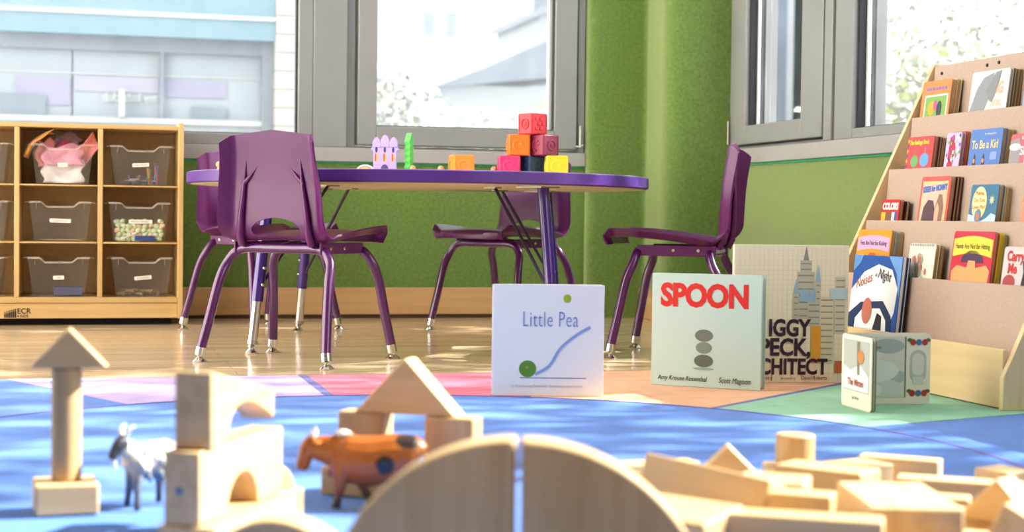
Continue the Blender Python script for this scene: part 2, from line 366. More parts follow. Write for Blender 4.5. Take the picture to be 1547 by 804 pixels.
W4(-5.3, -1.130, -0.004, 0.10, 0.562, 0.590); W4(-5.3, -1.130, -0.004, 0.10, 2.26, TZ)
W4(-1.142, -1.1305, 0.01, 0.06, 0.594, 2.26, m=ALU_D, name='seal', bevel=None); W4(-1.152, -1.142, 0.030, 0.04, 0.594, 2.26, m=ALU_B, name='glazing_bead', bevel=None)
W4(-5.3, -1.130, 0.02, 0.06, 0.590, 0.594, m=ALU_D, name='seal', bevel=None)
W4(-5.3, -1.156, 0.04, 0.046, 0.594, 2.26, m=GL2, name='pane', bevel=None)
# ------------------------------------------------------------------ outdoors
def omat(name, col, *a, **k):
    c = hexc(col); return mat(name, tuple(x * 0.43 for x in c[:3]), *a, **k)
GROUND = omat('pale_pavement', '#cfd0cf', 0.9, noise=2, var=0.08)
struct(MB().box(-40, 40, 0.3, 60, -0.35, -0.15).build('street_pavement', GROUND)); struct(MB().box(3.6, 40, -40, 0.3, -0.35, -0.15).build('side_pavement', GROUND))
def P(name, m, parent, *b, bevel=None): return MB().box(*b).build(name, m, parent, bevel=bevel)
# shop front across the street
sf = empty('shop_front', (-0.9, 5.0, -0.15), 0, 'pale shop front with blue fascia and big panes across the street', 'building')
def SF(name, m, parent, x0, x1, y0, y1, z0, z1): return P(name, m, parent, x0+0.9, x1+0.9, y0, y1, z0+0.15, z1+0.15)
STONE = omat('pale_limestone', '#f1ede4', 0.85, noise=5, var=0.04)
RAIL = omat('grey_rail', '#aab1c0', 0.6); WBAND = omat('white_band', '#eef2f5', 0.7)
SF('wall', omat('shop_wall', '#d6dbe2', 0.8, noise=3, var=0.04), sf, -5.0, -0.072, 0.12, 0.5, -0.15, 5)
fas = SF('fascia', omat('pale_blue_fascia', '#9cc3d6', 0.6, noise=3, var=0.04), sf, -5.0, -0.072, -0.10, 0.119, 1.415, 2.6)
SF('fascia_line', omat('white_line', '#f4f8fa', 0.6), fas, -5.0, -0.072, -0.115, -0.1005, 1.535, 1.562)
SF('rail', RAIL, sf, -5.0, -0.142, 0.02, 0.119, 1.33, 1.414)
SP = omat('pale_shop_pane', '#dbe4ee', 0.12, noise=2.5, var=0.03)
for x0, x1 in ((-5.0, -1.30), (-1.29, -0.772), (-0.744, -0.144)):
    SF('window', SP, sf, x0, x1, 0.085, 0.119, 0.92, 1.329)
SF('mullion', RAIL, sf, -0.771, -0.745, 0.03, 0.119, 0.92, 1.329)
SF('edge_pier', omat('grey_pier', '#aeb5c4', 0.7), sf, -0.143, -0.0725, 0.0, 0.119, 0.0, 1.414)
SF('sill_band', WBAND, sf, -5.0, -0.144, 0.0, 0.119, 0.885, 0.919)
SF('stall_riser', omat('shop_wall', '#d6dbe2', 0.8), sf, -5.0, -0.144, 0.03, 0.119, -0.15, 0.884)
LIL = omat('lilac_window_band', '#c6c1e4', 0.5)
SF('lilac_band', LIL, sf, -1.63, -1.31, 0.075, 0.0845, 0.99, 1.16); SF('lilac_band', omat('pale_lilac', '#d6d3ea', 0.5), sf, -1.28, -0.774, 0.075, 0.0845, 1.08, 1.17)
SF('lilac_band', LIL, sf, -0.743, -0.36, 0.075, 0.0845, 1.06, 1.165)
SF('glazing_line', WBAND, sf, -5.0, -0.774, 0.075, 0.0845, 1.185, 1.195); SF('glazing_line', WBAND, sf, -0.743, -0.145, 0.075, 0.0845, 1.185, 1.195)
SF('white_post', WBAND, sf, -1.018, -0.984, -0.05, 0.03, 0.92, 1.09)
text('my kids club', 0.075, omat('reflected_white_letters', '#ffffff', 0.5), sf, 0.115, 1.175, y=0.07, bold=0.002, mirror=True, name='reflection_lettering', sx=0.88)  # mirrored wording of a reflection, put in as flat white letters
GOODS = omat('bluegrey_shop_goods', '#a9b4c4', 0.7)
SF('display_case', GOODS, sf, -0.575, -0.36, 0.06, 0.084, 0.92, 1.0); SF('display_case', GOODS, sf, -1.75, -1.45, 0.06, 0.084, 0.92, 1.05)
pst = empty('stone_pilaster', (0.05, 5.0, -0.15), 0, 'cream limestone pilaster with coursed joints beside the shop front', 'pilaster')
for k in range(30):
    P('stone_block', STONE, pst, -0.12, 0.06, -0.12, 0.3, k*0.115+0.0015, k*0.115+0.1135, bevel=0.004)
# added unseen white terrace: bounces sun through the left openings onto the right wall
ter = empty('bounce_terrace', (-8.0, -2.0, -0.15), 0, 'added unseen white terrace bouncing light in through the left-hand windows', 'building')
TERM = mat('bounce_white_render', '#f4f1ea', 0.9)
P('wall', TERM, ter, -3.0, 0.0, -7.0, 6.0, 0.0, 7.0); P('pavement', TERM, ter, 0.001, 3.4, -7.0, 2.1, -0.2, 0.0)
# white building beyond
wbld = empty('white_building', (10.0, 45.0, -0.15), 0, 'overexposed white building with dark upright windows beyond the shrubs', 'building')
WREND = omat('white_render', '#f5f6f6', 0.9)
P('wall', WREND, wbld, -8.0, 8.0, 0.0, 3.0, 0.0, 16.0)
WG = omat('grey_far_pane', '#aab5c6', 0.4)
for cx in (-0.66, 0.09):
    for cz in (6.63, 8.0):
        f = P('window', WREND, wbld, cx-0.25, cx+0.25, -0.1, -0.001, cz-0.48, cz+0.48); P('pane', WG, f, cx-0.18, cx+0.18, -0.12, -0.1005, cz-0.4, cz+0.4)
gbld = empty('grey_gable_building', (4.0, 13.0, -0.15), 0, 'small grey gabled building beside the white building', 'building')
MB().prism([(-0.05, 0), (1.2, 0), (1.2, 3.0), (0.35, 3.05), (-0.05, 2.88)], 0, 2, 'y').build('wall', omat('pale_grey_render', '#dcdfe4', 0.9), gbld)
MB().prism([(-0.12, 2.84), (0.35, 3.06), (1.3, 3.01), (1.3, 3.1), (0.35, 3.14), (-0.12, 2.92)], -0.1, 2.1, 'y').build('roof', omat('far_roof', '#b9bdc6', 0.9), gbld)
def shrub(name, loc, rx, ry, rz, n, cols, label, seed, stems=5, leaf=0.035, group=None):
    rd = random.Random(seed); e = empty(name, loc, 0, label, 'shrub', group)
    for k in range(stems):
        a = rd.uniform(0, 2*PI)
        MB().tube([(0.05*math.cos(a), 0.05*math.sin(a), 0), (rx*0.3*math.cos(a), ry*0.3*math.sin(a), rz*0.7), (rx*0.6*math.cos(a), ry*0.6*math.sin(a), rz*1.5)], [0.02, 0.012, 0.005], 5).build('stem', omat('pale_twig', '#b9ae9c', 0.9), e)
    for ci, c in enumerate(cols):
        fo = MB()
        for k in range(n // len(cols)):
            u = rd.random() ** 0.4; th = rd.uniform(0, 2*PI); ph = math.acos(rd.uniform(-1, 1))
            p = Vector((rx*u*math.sin(ph)*math.cos(th), ry*u*math.sin(ph)*math.sin(th), rz + rz*u*math.cos(ph)))
            d1 = Vector((rd.gauss(0, 1), rd.gauss(0, 1), rd.gauss(0, 1))).normalized(); d2 = d1.orthogonal().normalized()
            s = leaf * rd.uniform(0.6, 1.4)
            fo.add([p - d1*s, p + d2*s*0.45, p + d1*s, p - d2*s*0.45], [(0, 1, 2, 3)])
        tag(fo.build('foliage', c, e), kind='stuff')
    return e
PALE = [omat('pale_leaf_a', '#dde2d0', 0.8), omat('pale_leaf_b', '#b9bfa6', 0.8), omat('pale_leaf_c', '#e9ece6', 0.8)]
YEL = [omat('yellowgreen_leaf_a', '#e0e8a4', 0.8), omat('yellowgreen_leaf_b', '#c9d68c', 0.8)]
shrub('pale_shrub', (0.95, 6.0, -0.15), 0.42, 0.5, 0.80, 2200, PALE, 'tall pale twiggy shrub outside the opening window', 3)
shrub('pale_shrub', (1.60, 6.3, -0.15), 0.60, 0.5, 0.66, 2600, PALE, 'low pale twiggy shrub spreading below the slate roof outside', 4)
shrub('yellow_shrub', (2.20, 6.5, -0.15), 0.28, 0.4, 0.72, 900, YEL, 'yellow-green leafy shrub behind the red rubber cube', 5)
cot = empty('low_house', (2.95, 11.0, -0.15), rad(4), 'low house with bluish slate roof beyond the shrubs', 'building')
P('wall', omat('pale_grey_render', '#dcdfe4', 0.9), cot, -0.6, 1.0, 0.0, 1.5, 0.0, 1.85)
MB().prism([(-0.75, 1.80), (1.1, 2.02), (1.1, 2.30), (0.5, 2.34), (-0.2, 2.02)], -0.1, 1.6, 'y').build('roof', omat('slate_roof', '#8e98a8', 0.8, noise=5, var=0.15), cot)
# trees outside the right-hand windows: they dapple the sun
def branches(rd, p, d, L, r, depth, out, tips):
    q = p + d * L; mid = p + d * L * 0.5 + Vector((rd.gauss(0, 1), rd.gauss(0, 1), rd.gauss(0, 1))) * L * 0.05
    out.append(([p, mid, q], [r, r*0.85, r*0.7])); tips.append(q); tips.append(mid)
    if depth == 0: return
    for k in range(rd.choice((2, 3))):
        nd = (d + Vector((rd.gauss(0, 0.6), rd.gauss(0, 0.6), rd.gauss(0.05, 0.45)))).normalized()
        branches(rd, q, nd, L * rd.uniform(0.62, 0.82), r * 0.62, depth-1, out, tips)
BARK = omat('pale_bark', '#d9d4cb', 0.9)
def tree(loc, seed, label, leafmats, H=1.1, n=900, leaf=0.055, depth=5):
    rd = random.Random(seed); e = empty('street_tree', loc, 0, label, 'tree', 'street trees outside the side windows')
    out = []; tips = []; branches(rd, Vector((0, 0, 0)), Vector((0, 0, 1)), H, 0.06, depth, out, tips)
    MB().tube(out[0][0], out[0][1], 8).build('trunk', BARK, e)
    b = MB()
    for pa, ra in out[1:]: b.tube(pa, ra, 5)
    tag(b.build('branches', BARK, e), kind='stuff')
    for m in leafmats:
        f = MB()
        for k in range(n // len(leafmats)):
            p = rd.choice(tips) + Vector((rd.gauss(0, 0.16), rd.gauss(0, 0.16), rd.gauss(0, 0.16)))
            d1 = Vector((rd.gauss(0, 1), rd.gauss(0, 1), rd.gauss(0, 1))).normalized(); d2 = d1.orthogonal().normalized(); s = leaf * rd.uniform(0.6, 1.5)
            f.add([p - d1*s, p + d2*s*0.55, p + d1*s, p - d2*s*0.55], [(0, 1, 2, 3)])
        tag(f.build('foliage', m, e), kind='stuff')
    return e
LEAFY = [omat('pale_leaf_d', '#cfd6b4', 0.8), omat('pale_leaf_a', '#dde2d0', 0.8), omat('autumn_leaf', '#e5d3a0', 0.8)]
# two big street trees between the sun and the side windows: gaps in their crowns let the sun through in patches
GAPS = [(-1.27, -2.55, 0.076, 0.055), (-1.22, -2.76, 0.085, 0.049), (-1.27, -2.86, 0.068, 0.037), (-1.14, -2.40, 0.068, 0.049), (-0.86, -2.12, 0.042, 0.026), (-1.02, -2.42, 0.111, 0.049), (-0.86, -2.58, 0.068, 0.055), (-0.90, -2.76, 0.060, 0.049),
        (-1.15, -3.05, 0.102, 0.080), (-1.22, -3.21, 0.085, 0.043), (-0.67, -2.07, 0.043, 0.024), (-0.51, -2.11, 0.051, 0.031), (-0.72, -2.56, 0.051, 0.037), (-0.56, -2.56, 0.085, 0.043), (-0.55, -2.71, 0.060, 0.024), (-0.16, -2.03, 0.060, 0.037), (-0.29, -2.42, 0.060, 0.031), (-0.23, -2.73, 0.068, 0.037),
        (-0.31, -1.16, 0.076, 0.049), (-0.34, -1.50, 0.051, 0.037), (-0.06, -3.19, 0.051, 0.024), (-0.89, -0.60, 0.102, 0.037), (-0.45, -3.62, 0.550, 0.460), (-1.25, -3.50, 0.300, 0.240), (-0.95, -3.25, 0.220, 0.130), (-1.15, -3.85, 0.400, 0.300)]
def crown_tree(loc, seed, label, y0, y1, n):
    rd = random.Random(seed); e = empty('street_tree', loc, 0, label, 'tree', 'street trees outside the side windows')
    top = Vector((0, 0, 2.9)); MB().tube([(0, 0, 0), (0.04, 0.03, 1.5), top], [0.11, 0.09, 0.07], 10).build('trunk', BARK, e)
    for k in range(7):
        a = 2*PI*k/7 + rd.uniform(-0.3, 0.3); r = rd.uniform(0.7, 1.2); q = Vector((r*0.7*math.cos(a), r*1.3*math.sin(a), 2.9 + rd.uniform(0.6, 1.8)))
        MB().tube(catmull([top, top.lerp(q, 0.5) + Vector((0, 0, 0.2)), q], 4), [0.05, 0.045, 0.04, 0.036, 0.03, 0.026, 0.02, 0.016, 0.01], 7).build('branch', BARK, e)
    mats = LEAFY; mb = [MB() for _ in mats]; k = 0
    while k < n:
        fx, fy = rd.uniform(-2.3, 0.35), rd.uniform(y0, y1)
        if any(((fx-g[0])/g[2])**2 + ((fy-g[1])/g[3])**2 < rd.uniform(0.75, 1.25) for g in GAPS): continue
        X = loc[0] + rd.gauss(0, 0.4); t = X - fx
        p = Vector((fx + t*_dir.x/_dir.x, fy + t*_dir.y/_dir.x, t*_dir.z/_dir.x)) - Vector(loc)
        d1 = Vector((rd.gauss(0, 1), rd.gauss(0, 1), rd.gauss(0, 1))).normalized(); d2 = d1.orthogonal().normalized(); s_ = rd.uniform(0.035, 0.06)
        mb[k % len(mats)].add([p - d1*s_, p + d2*s_*0.6, p + d1*s_, p - d2*s_*0.6], [(0, 1, 2, 3)]); k += 1
    for m, q in zip(mats, mb): tag(q.build('foliage', m, e), kind='stuff')
crown_tree((4.6, -3.9, -0.15), 21, 'tall leafy street tree outside the long side window', -4.7, -2.2, 4600)
crown_tree((4.5, -1.9, -0.15), 22, 'tall leafy street tree outside the side sash', -2.3, 0.3, 6400)
tree((4.7, 4.6, -0.15), 23, 'leaning pale street tree rising above the book display', LEAFY + YEL, 0.62, 800, 0.04)
shrub('pale_tree', (5.7, 6.7, -0.15), 0.9, 0.9, 1.5, 3600, PALE, 'pale rounded street tree filling the long side window', 31, leaf=0.05)
shrub('pale_tree', (6.3, 4.9, -0.15), 1.1, 1.0, 1.5, 3600, PALE + YEL, 'pale street tree with yellow leaves rising behind the book display', 32, leaf=0.05)
shrub('pale_tree', (7.35, 12.2, -0.15), 0.35, 0.4, 1.6, 1200, YEL + PALE, 'narrow yellow-leaved tree between the two grey houses', 33, leaf=0.05)
th = empty('town_house', (6.55, 13.0, -0.15), 0, 'tall bluish-grey town house seen through the side sash window', 'building')
THM = omat('bluegrey_render', '#8f9bab', 0.9, noise=2, var=0.04)
P('wall', THM, th, -1.0, 0.57, 0.0, 6, 0, 9); P('corner_quoin', omat('pale_grey_render', '#dcdfe4', 0.9), th, 0.571, 0.66, 0.0, 0.4, 0, 9)
th2 = empty('grey_house', (8.0, 13.0, -0.15), 0, 'pale grey house with small white windows behind the street tree', 'building')
P('wall', omat('grey_render', '#9da8b4', 0.9, noise=2, var=0.05), th2, -0.35, 0.36, 0.0, 6, 0, 9)
for z in (1.9, 2.6, 3.3):
    for x in (0.05, 0.2): f = P('window', WREND, th2, x-0.05, x+0.05, -0.06, -0.001, z-0.14, z+0.14); P('pane', WG, f, x-0.035, x+0.035, -0.07, -0.0605, z-0.12, z+0.12)

# ------------------------------------------------------------------ rug: a colour wheel laid out on blue
RZ = 0.006
def rugm(name, c): return mat('rug_' + name, c, 0.95, noise=22, var=0.10, bump=(700, 0.6, 0.002), sheen=0.25, spec=0.1)
RBLUE = rugm('blue', '#3870c4'); RLIL = rugm('lilac', '#b39bd0'); RPINK = rugm('pink', '#d0506f'); RPEACH = rugm('peach', '#e0a477'); RGREEN = rugm('green', '#7fb795'); RNAVY = rugm('navy', '#4a4a94')
rug = empty('rug', (-0.778, -3.056, 0), 0, 'large blue pile rug with a wheel of lilac, pink, peach and green wedges', 'rug')
RX0, RX1, RY0, RY1 = -2.2, 1.55, -1.15, 1.186
MB().box(RX0, RX1, RY0, RY1, 0.0005, RZ - 0.001).build('blue_field', RBLUE, rug)
RI = 0.815
def wedge(a0, a1, m, name='wedge'):
    """ring sector from the inner circle out to the rug's back edge or a fixed radius"""
    n = 10; inner = [(RI*math.cos(a0+(a1-a0)*i/n), RI*math.sin(a0+(a1-a0)*i/n)) for i in range(n+1)]
    def outp(a):
        r = (RY1 - 0.001)/math.sin(a) if math.sin(a) > 0.1 else 9; r = min(r, (RX1-0.001)/math.cos(a) if math.cos(a) > 0.1 else 9, (RX0+0.001)/math.cos(a) if math.cos(a) < -0.1 else 9); return (r*math.cos(a), r*math.sin(a))
    angs = [a1 + (a0-a1)*i/n for i in range(n+1)]
    corner = math.atan2(RY1-0.001, RX1-0.001)
    outer = [outp(a) for a in angs]
    if a0 < corner < a1: outer = [outp(a) for a in angs if a > corner] + [(RX1-0.001, RY1-0.001)] + [outp(a) for a in angs if a < corner]
    return MB().prism(inner + outer, RZ - 0.0015, RZ, 'z').build(name, m, rug)
AN = [rad(a) for a in (17, 39.5, 64.5, 90, 116)]
g_ = 0.008
for (i, m) in ((0, RGREEN), (1, RPEACH), (2, RPINK), (3, RLIL)): wedge(AN[i]+g_, AN[i+1]-g_*0.2, m)
for i in range(5):
    a = AN[i] + (0 if i < 4 else 0.004); wd = 0.006 if i != 3 else 0.009
    d = Vector((math.cos(a), math.sin(a))); q = Vector((-d.y, d.x)); r1 = (RY1-0.002)/d.y if d.y > 0.6 else 1.9
    pts = [d*RI - q*wd, d*r1 - q*wd, d*r1 + q*wd, d*RI + q*wd]
    if i in (1, 2, 3): MB().prism([tuple(p) for p in pts], RZ - 0.0012, RZ + 0.0003, 'z').build('wedge_border', RNAVY, rug)
arc = [(RI*math.cos(rad(a)), RI*math.sin(rad(a))) for a in range(-25, 135, 3)]
MB().prism(ribbon(arc, 0.0045), RZ - 0.0012, RZ + 0.0002, 'z').build('wheel_outline', rugm('violet', '#6a58a8'), rug)

# ------------------------------------------------------------------ cubby cabinet
CX0, CX1, CY0, CY1 = -1.914, -0.928, -0.28, -0.02
cub = empty('cubby_cabinet', (-1.42, CY0, 0), 0, 'birch cubby cabinet holding clear plastic bins under the window', 'cabinet')
def CB(name, x0, x1, y0, y1, z0, z1, m=BIRCHD, parent=None, bevel=0.0015): return MB().box(x0+1.42, x1+1.42, y0-CY0, y1-CY0, z0, z1).build(name, m, parent or cub, bevel=bevel)
CB('side_panel', -0.943, -0.928, CY0-0.006, CY1, 0.020, 0.602, BIRCHDZ); CB('side_panel', CX0, CX0+0.015, CY0-0.006, CY1, 0.020, 0.602, BIRCHDZ)
CB('top_panel', CX0+0.0155, -0.9435, CY0, CY1, 0.580, 0.593); CB('base_panel', CX0+0.0155, -0.9435, CY0, CY1, 0.0665, 0.083)
CB('kick_board', CX0+0.0155, -0.9435, CY0+0.004, CY0+0.018, 0.021, 0.066)
CB('back_panel', CX0+0.0155, -0.9435, CY1-0.008, CY1-0.001, 0.0835, 0.5795, mat('birch_hardboard_back', '#cfae76', 0.8, noise=60, var=0.06))
CB('plinth', CX0+0.03, -0.96, CY0+0.05, CY1, 0.0, 0.020, mat('shade_dark_plinth', '#1c1712', 0.8))  # recessed support; its near-black colour stands in for shade under the cabinet
DIV = (-1.6485, -1.4095, -1.1745)
for x in DIV: CB('divider', x, x+0.0140, CY0, CY1-0.009, 0.0835, 0.5795, BIRCHDZ)
XC = [(CX0+0.0155, DIV[0]-0.0005), (DIV[0]+0.0145, DIV[1]-0.0005), (DIV[1]+0.0145, DIV[2]-0.0005), (DIV[2]+0.0145, -0.9435)]
for (a, b) in XC:
    for z in (0.414, 0.246): CB('shelf', a, b, CY0+0.001, CY1-0.009, z-0.0045, z)
LB = mat('black_logo_ink', '#17150f', 0.5)
lg = MB()
for k, (hh, hd) in enumerate(((0.010, 0.0), (0.013, 0.0), (0.015, 0.0), (0.017, 0), (0.0185, 0), (0.020, 0))):
    x = -1.437 + k*0.0058 + 1.42; lg.box(x, x+0.0044, 0.0030, 0.0036, 0.024, 0.024+hh); lg.lathe([(0.0021, 0.0030), (0.0021, 0.0036)], 12, (x+0.0022, 0, 0.0275+hh), 'y')
lg.build('logo_figures', LB, cub)
text('ECR', 0.022, LB, cub, -1.4015+1.42, 0.0355, y=0.0034, bold=0.0003, name='logo_lettering', sx=0.98); text('4 KIDS', 0.0108, LB, cub, -1.4010+1.42, 0.0245, y=0.0034, bold=0.0002, name='logo_lettering', sx=1.02)
# ---- clear bins
PLAST = bpy.data.materials.new('clear_bin_plastic'); PLAST.use_nodes = True
_nt = PLAST.node_tree; _pb = _nt.nodes['Principled BSDF']; _pb.inputs['Base Color'].default_value = (0.74, 0.66, 0.55, 1); _pb.inputs['Roughness'].default_value = 0.25
_o = [n for n in _nt.nodes if n.type == 'OUTPUT_MATERIAL'][0]; _tr = _nt.nodes.new('ShaderNodeBsdfTransparent'); _mx = _nt.nodes.new('ShaderNodeMixShader'); _mx.inputs[0].default_value = 0.05
_nt.links.new(_tr.outputs[0], _mx.inputs[1]); _nt.links.new(_pb.outputs[0], _mx.inputs[2]); _nt.links.new(_mx.outputs[0], _o.inputs[0])
RIMP = PLAST.copy(); RIMP.name = 'clear_bin_rim'; [n for n in RIMP.node_tree.nodes if n.type == 'MIX_SHADER'][0].inputs[0].default_value = 0.30
LABELW = mat('white_paper_label', '#f3ede0', 0.7); INK = mat('label_ink', '#6a6258', 0.7)
def make_bin(x, z, label, lab, lw, tilt=0.0, lz=0.056, lx=0.0):
    e = empty('storage_bin', (x, CY0 + 0.008, z), 0, label, 'bin', 'clear plastic bins in the cubby cabinet')
    H, wb_, wt, D = 0.117, 0.0735, 0.088, 0.225
    # body: front wall with a scooped top edge, sides, back, floor
    def hw(t): return wb_ + (wt - wb_) * t
    top = [(-1.0, H), (-0.60, H), (-0.44, H*0.885), (0.44, H*0.885), (0.60, H), (1.0, H)]
    v = []; f = []
    fr = [(s*hw(z_/H), 0.012*(1-z_/H), z_) for s, z_ in top]; base = [(s*wb_, 0.012, 0) for s, _ in top]
    n = len(fr); v += base + fr; f += [(i, i+1, n+i+1, n+i) for i in range(n-1)]
    k = len(v); v += [(wb_, D-0.012, 0), (wt, D, H), (-wb_, D-0.012, 0), (-wt, D, H)]
    f += [(n-1, k, k+1, 2*n-1), (k, k+2, k+3, k+1), (k+2, 0, n, k+3), tuple(range(0, n)) + (k, k+2)]
    b = MB(); b.add(v, f); o = b.build('body', PLAST, e, bevel=None); o.modifiers.new('wall', 'SOLIDIFY').thickness = 0.0014
    # rim: a flange following the top edge
    rim = MB(); path = [(s*hw(z_/H), -0.004 + 0.012*(1-z_/H), z_) for s, z_ in top]
    for a_, b_ in zip(path[:-1], path[1:]):
        rim.add([(a_[0], a_[1]-0.008, a_[2]-0.004), (b_[0], b_[1]-0.008, b_[2]-0.004), (b_[0], b_[1]+0.003, b_[2]), (a_[0], a_[1]+0.003, a_[2]),
                 (a_[0], a_[1]-0.008, a_[2]-0.0055), (b_[0], b_[1]-0.008, b_[2]-0.0055), (b_[0], b_[1]+0.003, b_[2]-0.0015), (a_[0], a_[1]+0.003, a_[2]-0.0015)], [(0, 1, 2, 3), (7, 6, 5, 4), (0, 4, 5, 1), (2, 6, 7, 3), (0, 3, 7, 4), (1, 5, 6, 2)])
    for s in (-1, 1):
        rim.add([(s*wt, -0.010, H), (s*(wt+0.012), -0.010, H-0.004), (s*(wt+0.012), D+0.004, H-0.004), (s*wt, D+0.004, H), (s*wt, -0.010, H-0.0015), (s*(wt+0.012), -0.010, H-0.0055), (s*(wt+0.012), D+0.004, H-0.0055), (s*wt, D+0.004, H-0.0015)],
                [(0, 1, 2, 3), (7, 6, 5, 4), (0, 4, 5, 1), (2, 6, 7, 3), (0, 3, 7, 4), (1, 5, 6, 2)])
        rim.box(s*0.067-0.0008, s*0.067+0.0008, -0.004, 0.001, H-0.022, H-0.004)
    rim.build('rim', RIMP, e)
    if lab:
        lt = MB().box(-lw/2, lw/2, -0.0004, 0.0004, -0.0055, 0.0055).build('label_strip', LABELW, e, loc=(lx, 0.003, lz), rot=(0, tilt, 0))
        text(lab, 0.0062, INK, lt, 0, -0.0022, y=-0.0007, align='CENTER', sx=0.86)
    return e
ZB = (0.0845, 0.2475, 0.4155)
CXC = [(a+b)/2 for a, b in XC]
make_bin(CXC[2]+0.010, ZB[2], 'clear bin stuffed with pink and white felt scraps', 'FELT', 0.028)
make_bin(CXC[3], ZB[2], 'clear bin holding coloured pencils and stencil bits, above the bin of packing peanuts', 'PAINT STENCILS', 0.048, rad(-3), 0.060)
make_bin(CXC[2]+0.004, ZB[1], 'near-empty clear bin with a few flat wooden sticks on its floor', 'POPSICLE STICKS', 0.060, rad(1.5), 0.060)
make_bin(CXC[3]-0.004, ZB[1], 'clear bin full of pale green packing peanuts', 'RECYCLED MATERIALS', 0.068, 0.0, 0.060, 0.004)
make_bin(CXC[2], ZB[0], 'clear bin with a flat blue tape box inside', 'TAPE', 0.031, rad(-1), 0.056)
make_bin(CXC[3]+0.004, ZB[0], 'clear bin with a low layer of brown clothespins', 'CLOTHESPINS', 0.050, rad(-5), 0.056, 0.004)
for k, lb in enumerate(('clear bin on the bottom shelf of the column cut by the cabinet end', 'clear bin on the middle shelf beside the bin of wooden sticks, with pink scraps', 'clear bin on the top shelf beside the bin of felt')):
    make_bin(CXC[1]+(-0.004, 0.008, 0.008)[k], ZB[k], lb, None, 0)
# contents
def sheet(name, pts_fn, m, label, loc, group=None, nu=14, nv=10, th=0.002):
    v = []; f = []
    for j in range(nv+1):
        for i in range(nu+1): v.append(pts_fn(i/nu, j/nv))
    for j in range(nv):
        for i in range(nu): a = j*(nu+1)+i; f.append((a, a+1, a+nu+2, a+nu+1))
    o = MB().add(v, f).build(name, m, None, smooth=80, loc=loc); o.modifiers.new('thick', 'SOLIDIFY').thickness = th
    return tag(o, label, 'fabric', group)
def felt(c): return mat('felt_' + c, c, 0.95, noise=120, var=0.08, bump=(500, 0.4, 0.001), sheen=0.4)
FX = CXC[2] + 0.010; FZ = ZB[2]
def crum(w_, h_, x0, z0, y0, amp, ph):
    return lambda u, v: (x0 + (u-0.5)*w_ + 0.006*math.sin(9*v+ph), y0 + amp*math.sin(7*u+ph)*math.cos(5*v+ph) + 0.02*v, z0 + h_*v + 0.008*math.sin(8*u+ph)*v)
G_F = 'felt scraps in the cubby cabinet'
sheet('felt_scrap', crum(0.115, 0.062, 0.0, 0.004, 0.03, 0.010, 0.3), felt('#ddd6d2'), 'white felt scrap at the front of the felt bin', (FX, CY0, FZ), G_F)
sheet('felt_scrap', crum(0.112, 0.058, 0.0, 0.056, 0.032, 0.012, 1.7), felt('#dd93a8'), 'light pink folded felt scrap above the white scrap', (FX, CY0, FZ), G_F)
sheet('felt_scrap', crum(0.045, 0.080, -0.052, 0.050, 0.05, 0.008, 0.9), felt('#e88f84'), 'coral felt scrap in the felt bin beside the orange sheet', (FX, CY0, FZ), G_F)
sheet('felt_scrap', lambda u, v: (0.040 + 0.055*v + 0.02*(u-0.5), 0.05+0.02*math.sin(3*u), 0.060 + 0.075*v + 0.022*(0.5-u)*2), felt('#e88a8a'), 'salmon felt scrap poking up over the bin rim', (FX, CY0, FZ), G_F)
sheet('felt_scrap', crum(0.075, 0.040, 0.012, 0.112, 0.09, 0.012, 2.2), felt('#b08a90'), 'dusty mauve felt scrap heaped at the back of the felt bin', (FX, CY0, FZ), G_F)
sheet('felt_scrap', crum(0.050, 0.022, 0.008, 0.104, 0.06, 0.008, 4.2), felt('#c4405c'), 'crimson felt scrap peeping from the felt bin', (FX, CY0, FZ), G_F)
sheet('felt_sheet', lambda u, v: (-0.100 + 0.075*u - 0.012*math.sin(PI*v), 0.012 + 0.06*v, 0.150 + 0.010*math.cos(6*u)*(1-v) - (0.075*(1-u)**3)), felt('#d8912c'), 'orange felt sheet curling out over the side of the felt bin', (FX, CY0, FZ), G_F)
rdb = random.Random(7)
PX, PZ = CXC[3]-0.004, ZB[1]
pn_m = [mat('peanut_a', '#c9dcae', 0.8), mat('peanut_b', '#d9e2bf', 0.8), mat('peanut_c', '#e6c9a4', 0.8)]
proto = [MB().sphere((0, 0, 0), (0.0105, 0.0078, 0.0078), 10, 6).mesh('packing_peanut', m, 60) for m in pn_m]
cnt = 0
for lay in range(5):
    for i in range(9):
        z = 0.0085 + lay*0.0128; hwid = 0.066 + z*0.10
        x = -hwid + (i + 0.5 + (0.25 if lay % 2 else -0.05))*2*hwid/9
        if lay == 4 and rdb.random() < 0.3: continue
        o = bpy.data.objects.new('packing_peanut', proto[rdb.choice((0, 0, 1, 0, 1, 2))]); COL.objects.link(o)
        o.location = (PX + x, CY0 + 0.034 + rdb.uniform(-0.003, 0.004), PZ + z + rdb.uniform(-0.001, 0.001)); o.rotation_euler = (rdb.uniform(-0.4, 0.4), rdb.uniform(-0.9, 0.9), rdb.uniform(-0.5, 0.5))
        tag(o, 'pale green or cream foam packing peanut in the full bin', 'packing peanut', 'packing peanuts in the recycled materials bin')
tag(MB().box(-0.012, 0.045, 0.004, 0.010, 0.003, 0.018).build('blue_card', flat('#3d4a86'), bevel=0.001, loc=(PX, CY0+0.012, PZ)), 'small blue card strip at the front of the packing peanut bin', 'card')
tag(MB().tube([(-0.05, 0.022, 0.006), (0.0, 0.024, 0.030)], 0.0016, 8).build('lollipop_stick', flat('#efe6cc'), loc=(PX, CY0, PZ)), 'thin white stick among the packing peanuts', 'stick')
tx = CXC[2]; tz = ZB[0]
tag(MB().box(-0.015, 0.068, 0.03, 0.10, 0.003, 0.028).build('tape_box', flat('#3b456f'), bevel=0.002, loc=(tx, CY0, tz)), 'flat blue tape box lying in the bottom bin', 'box')
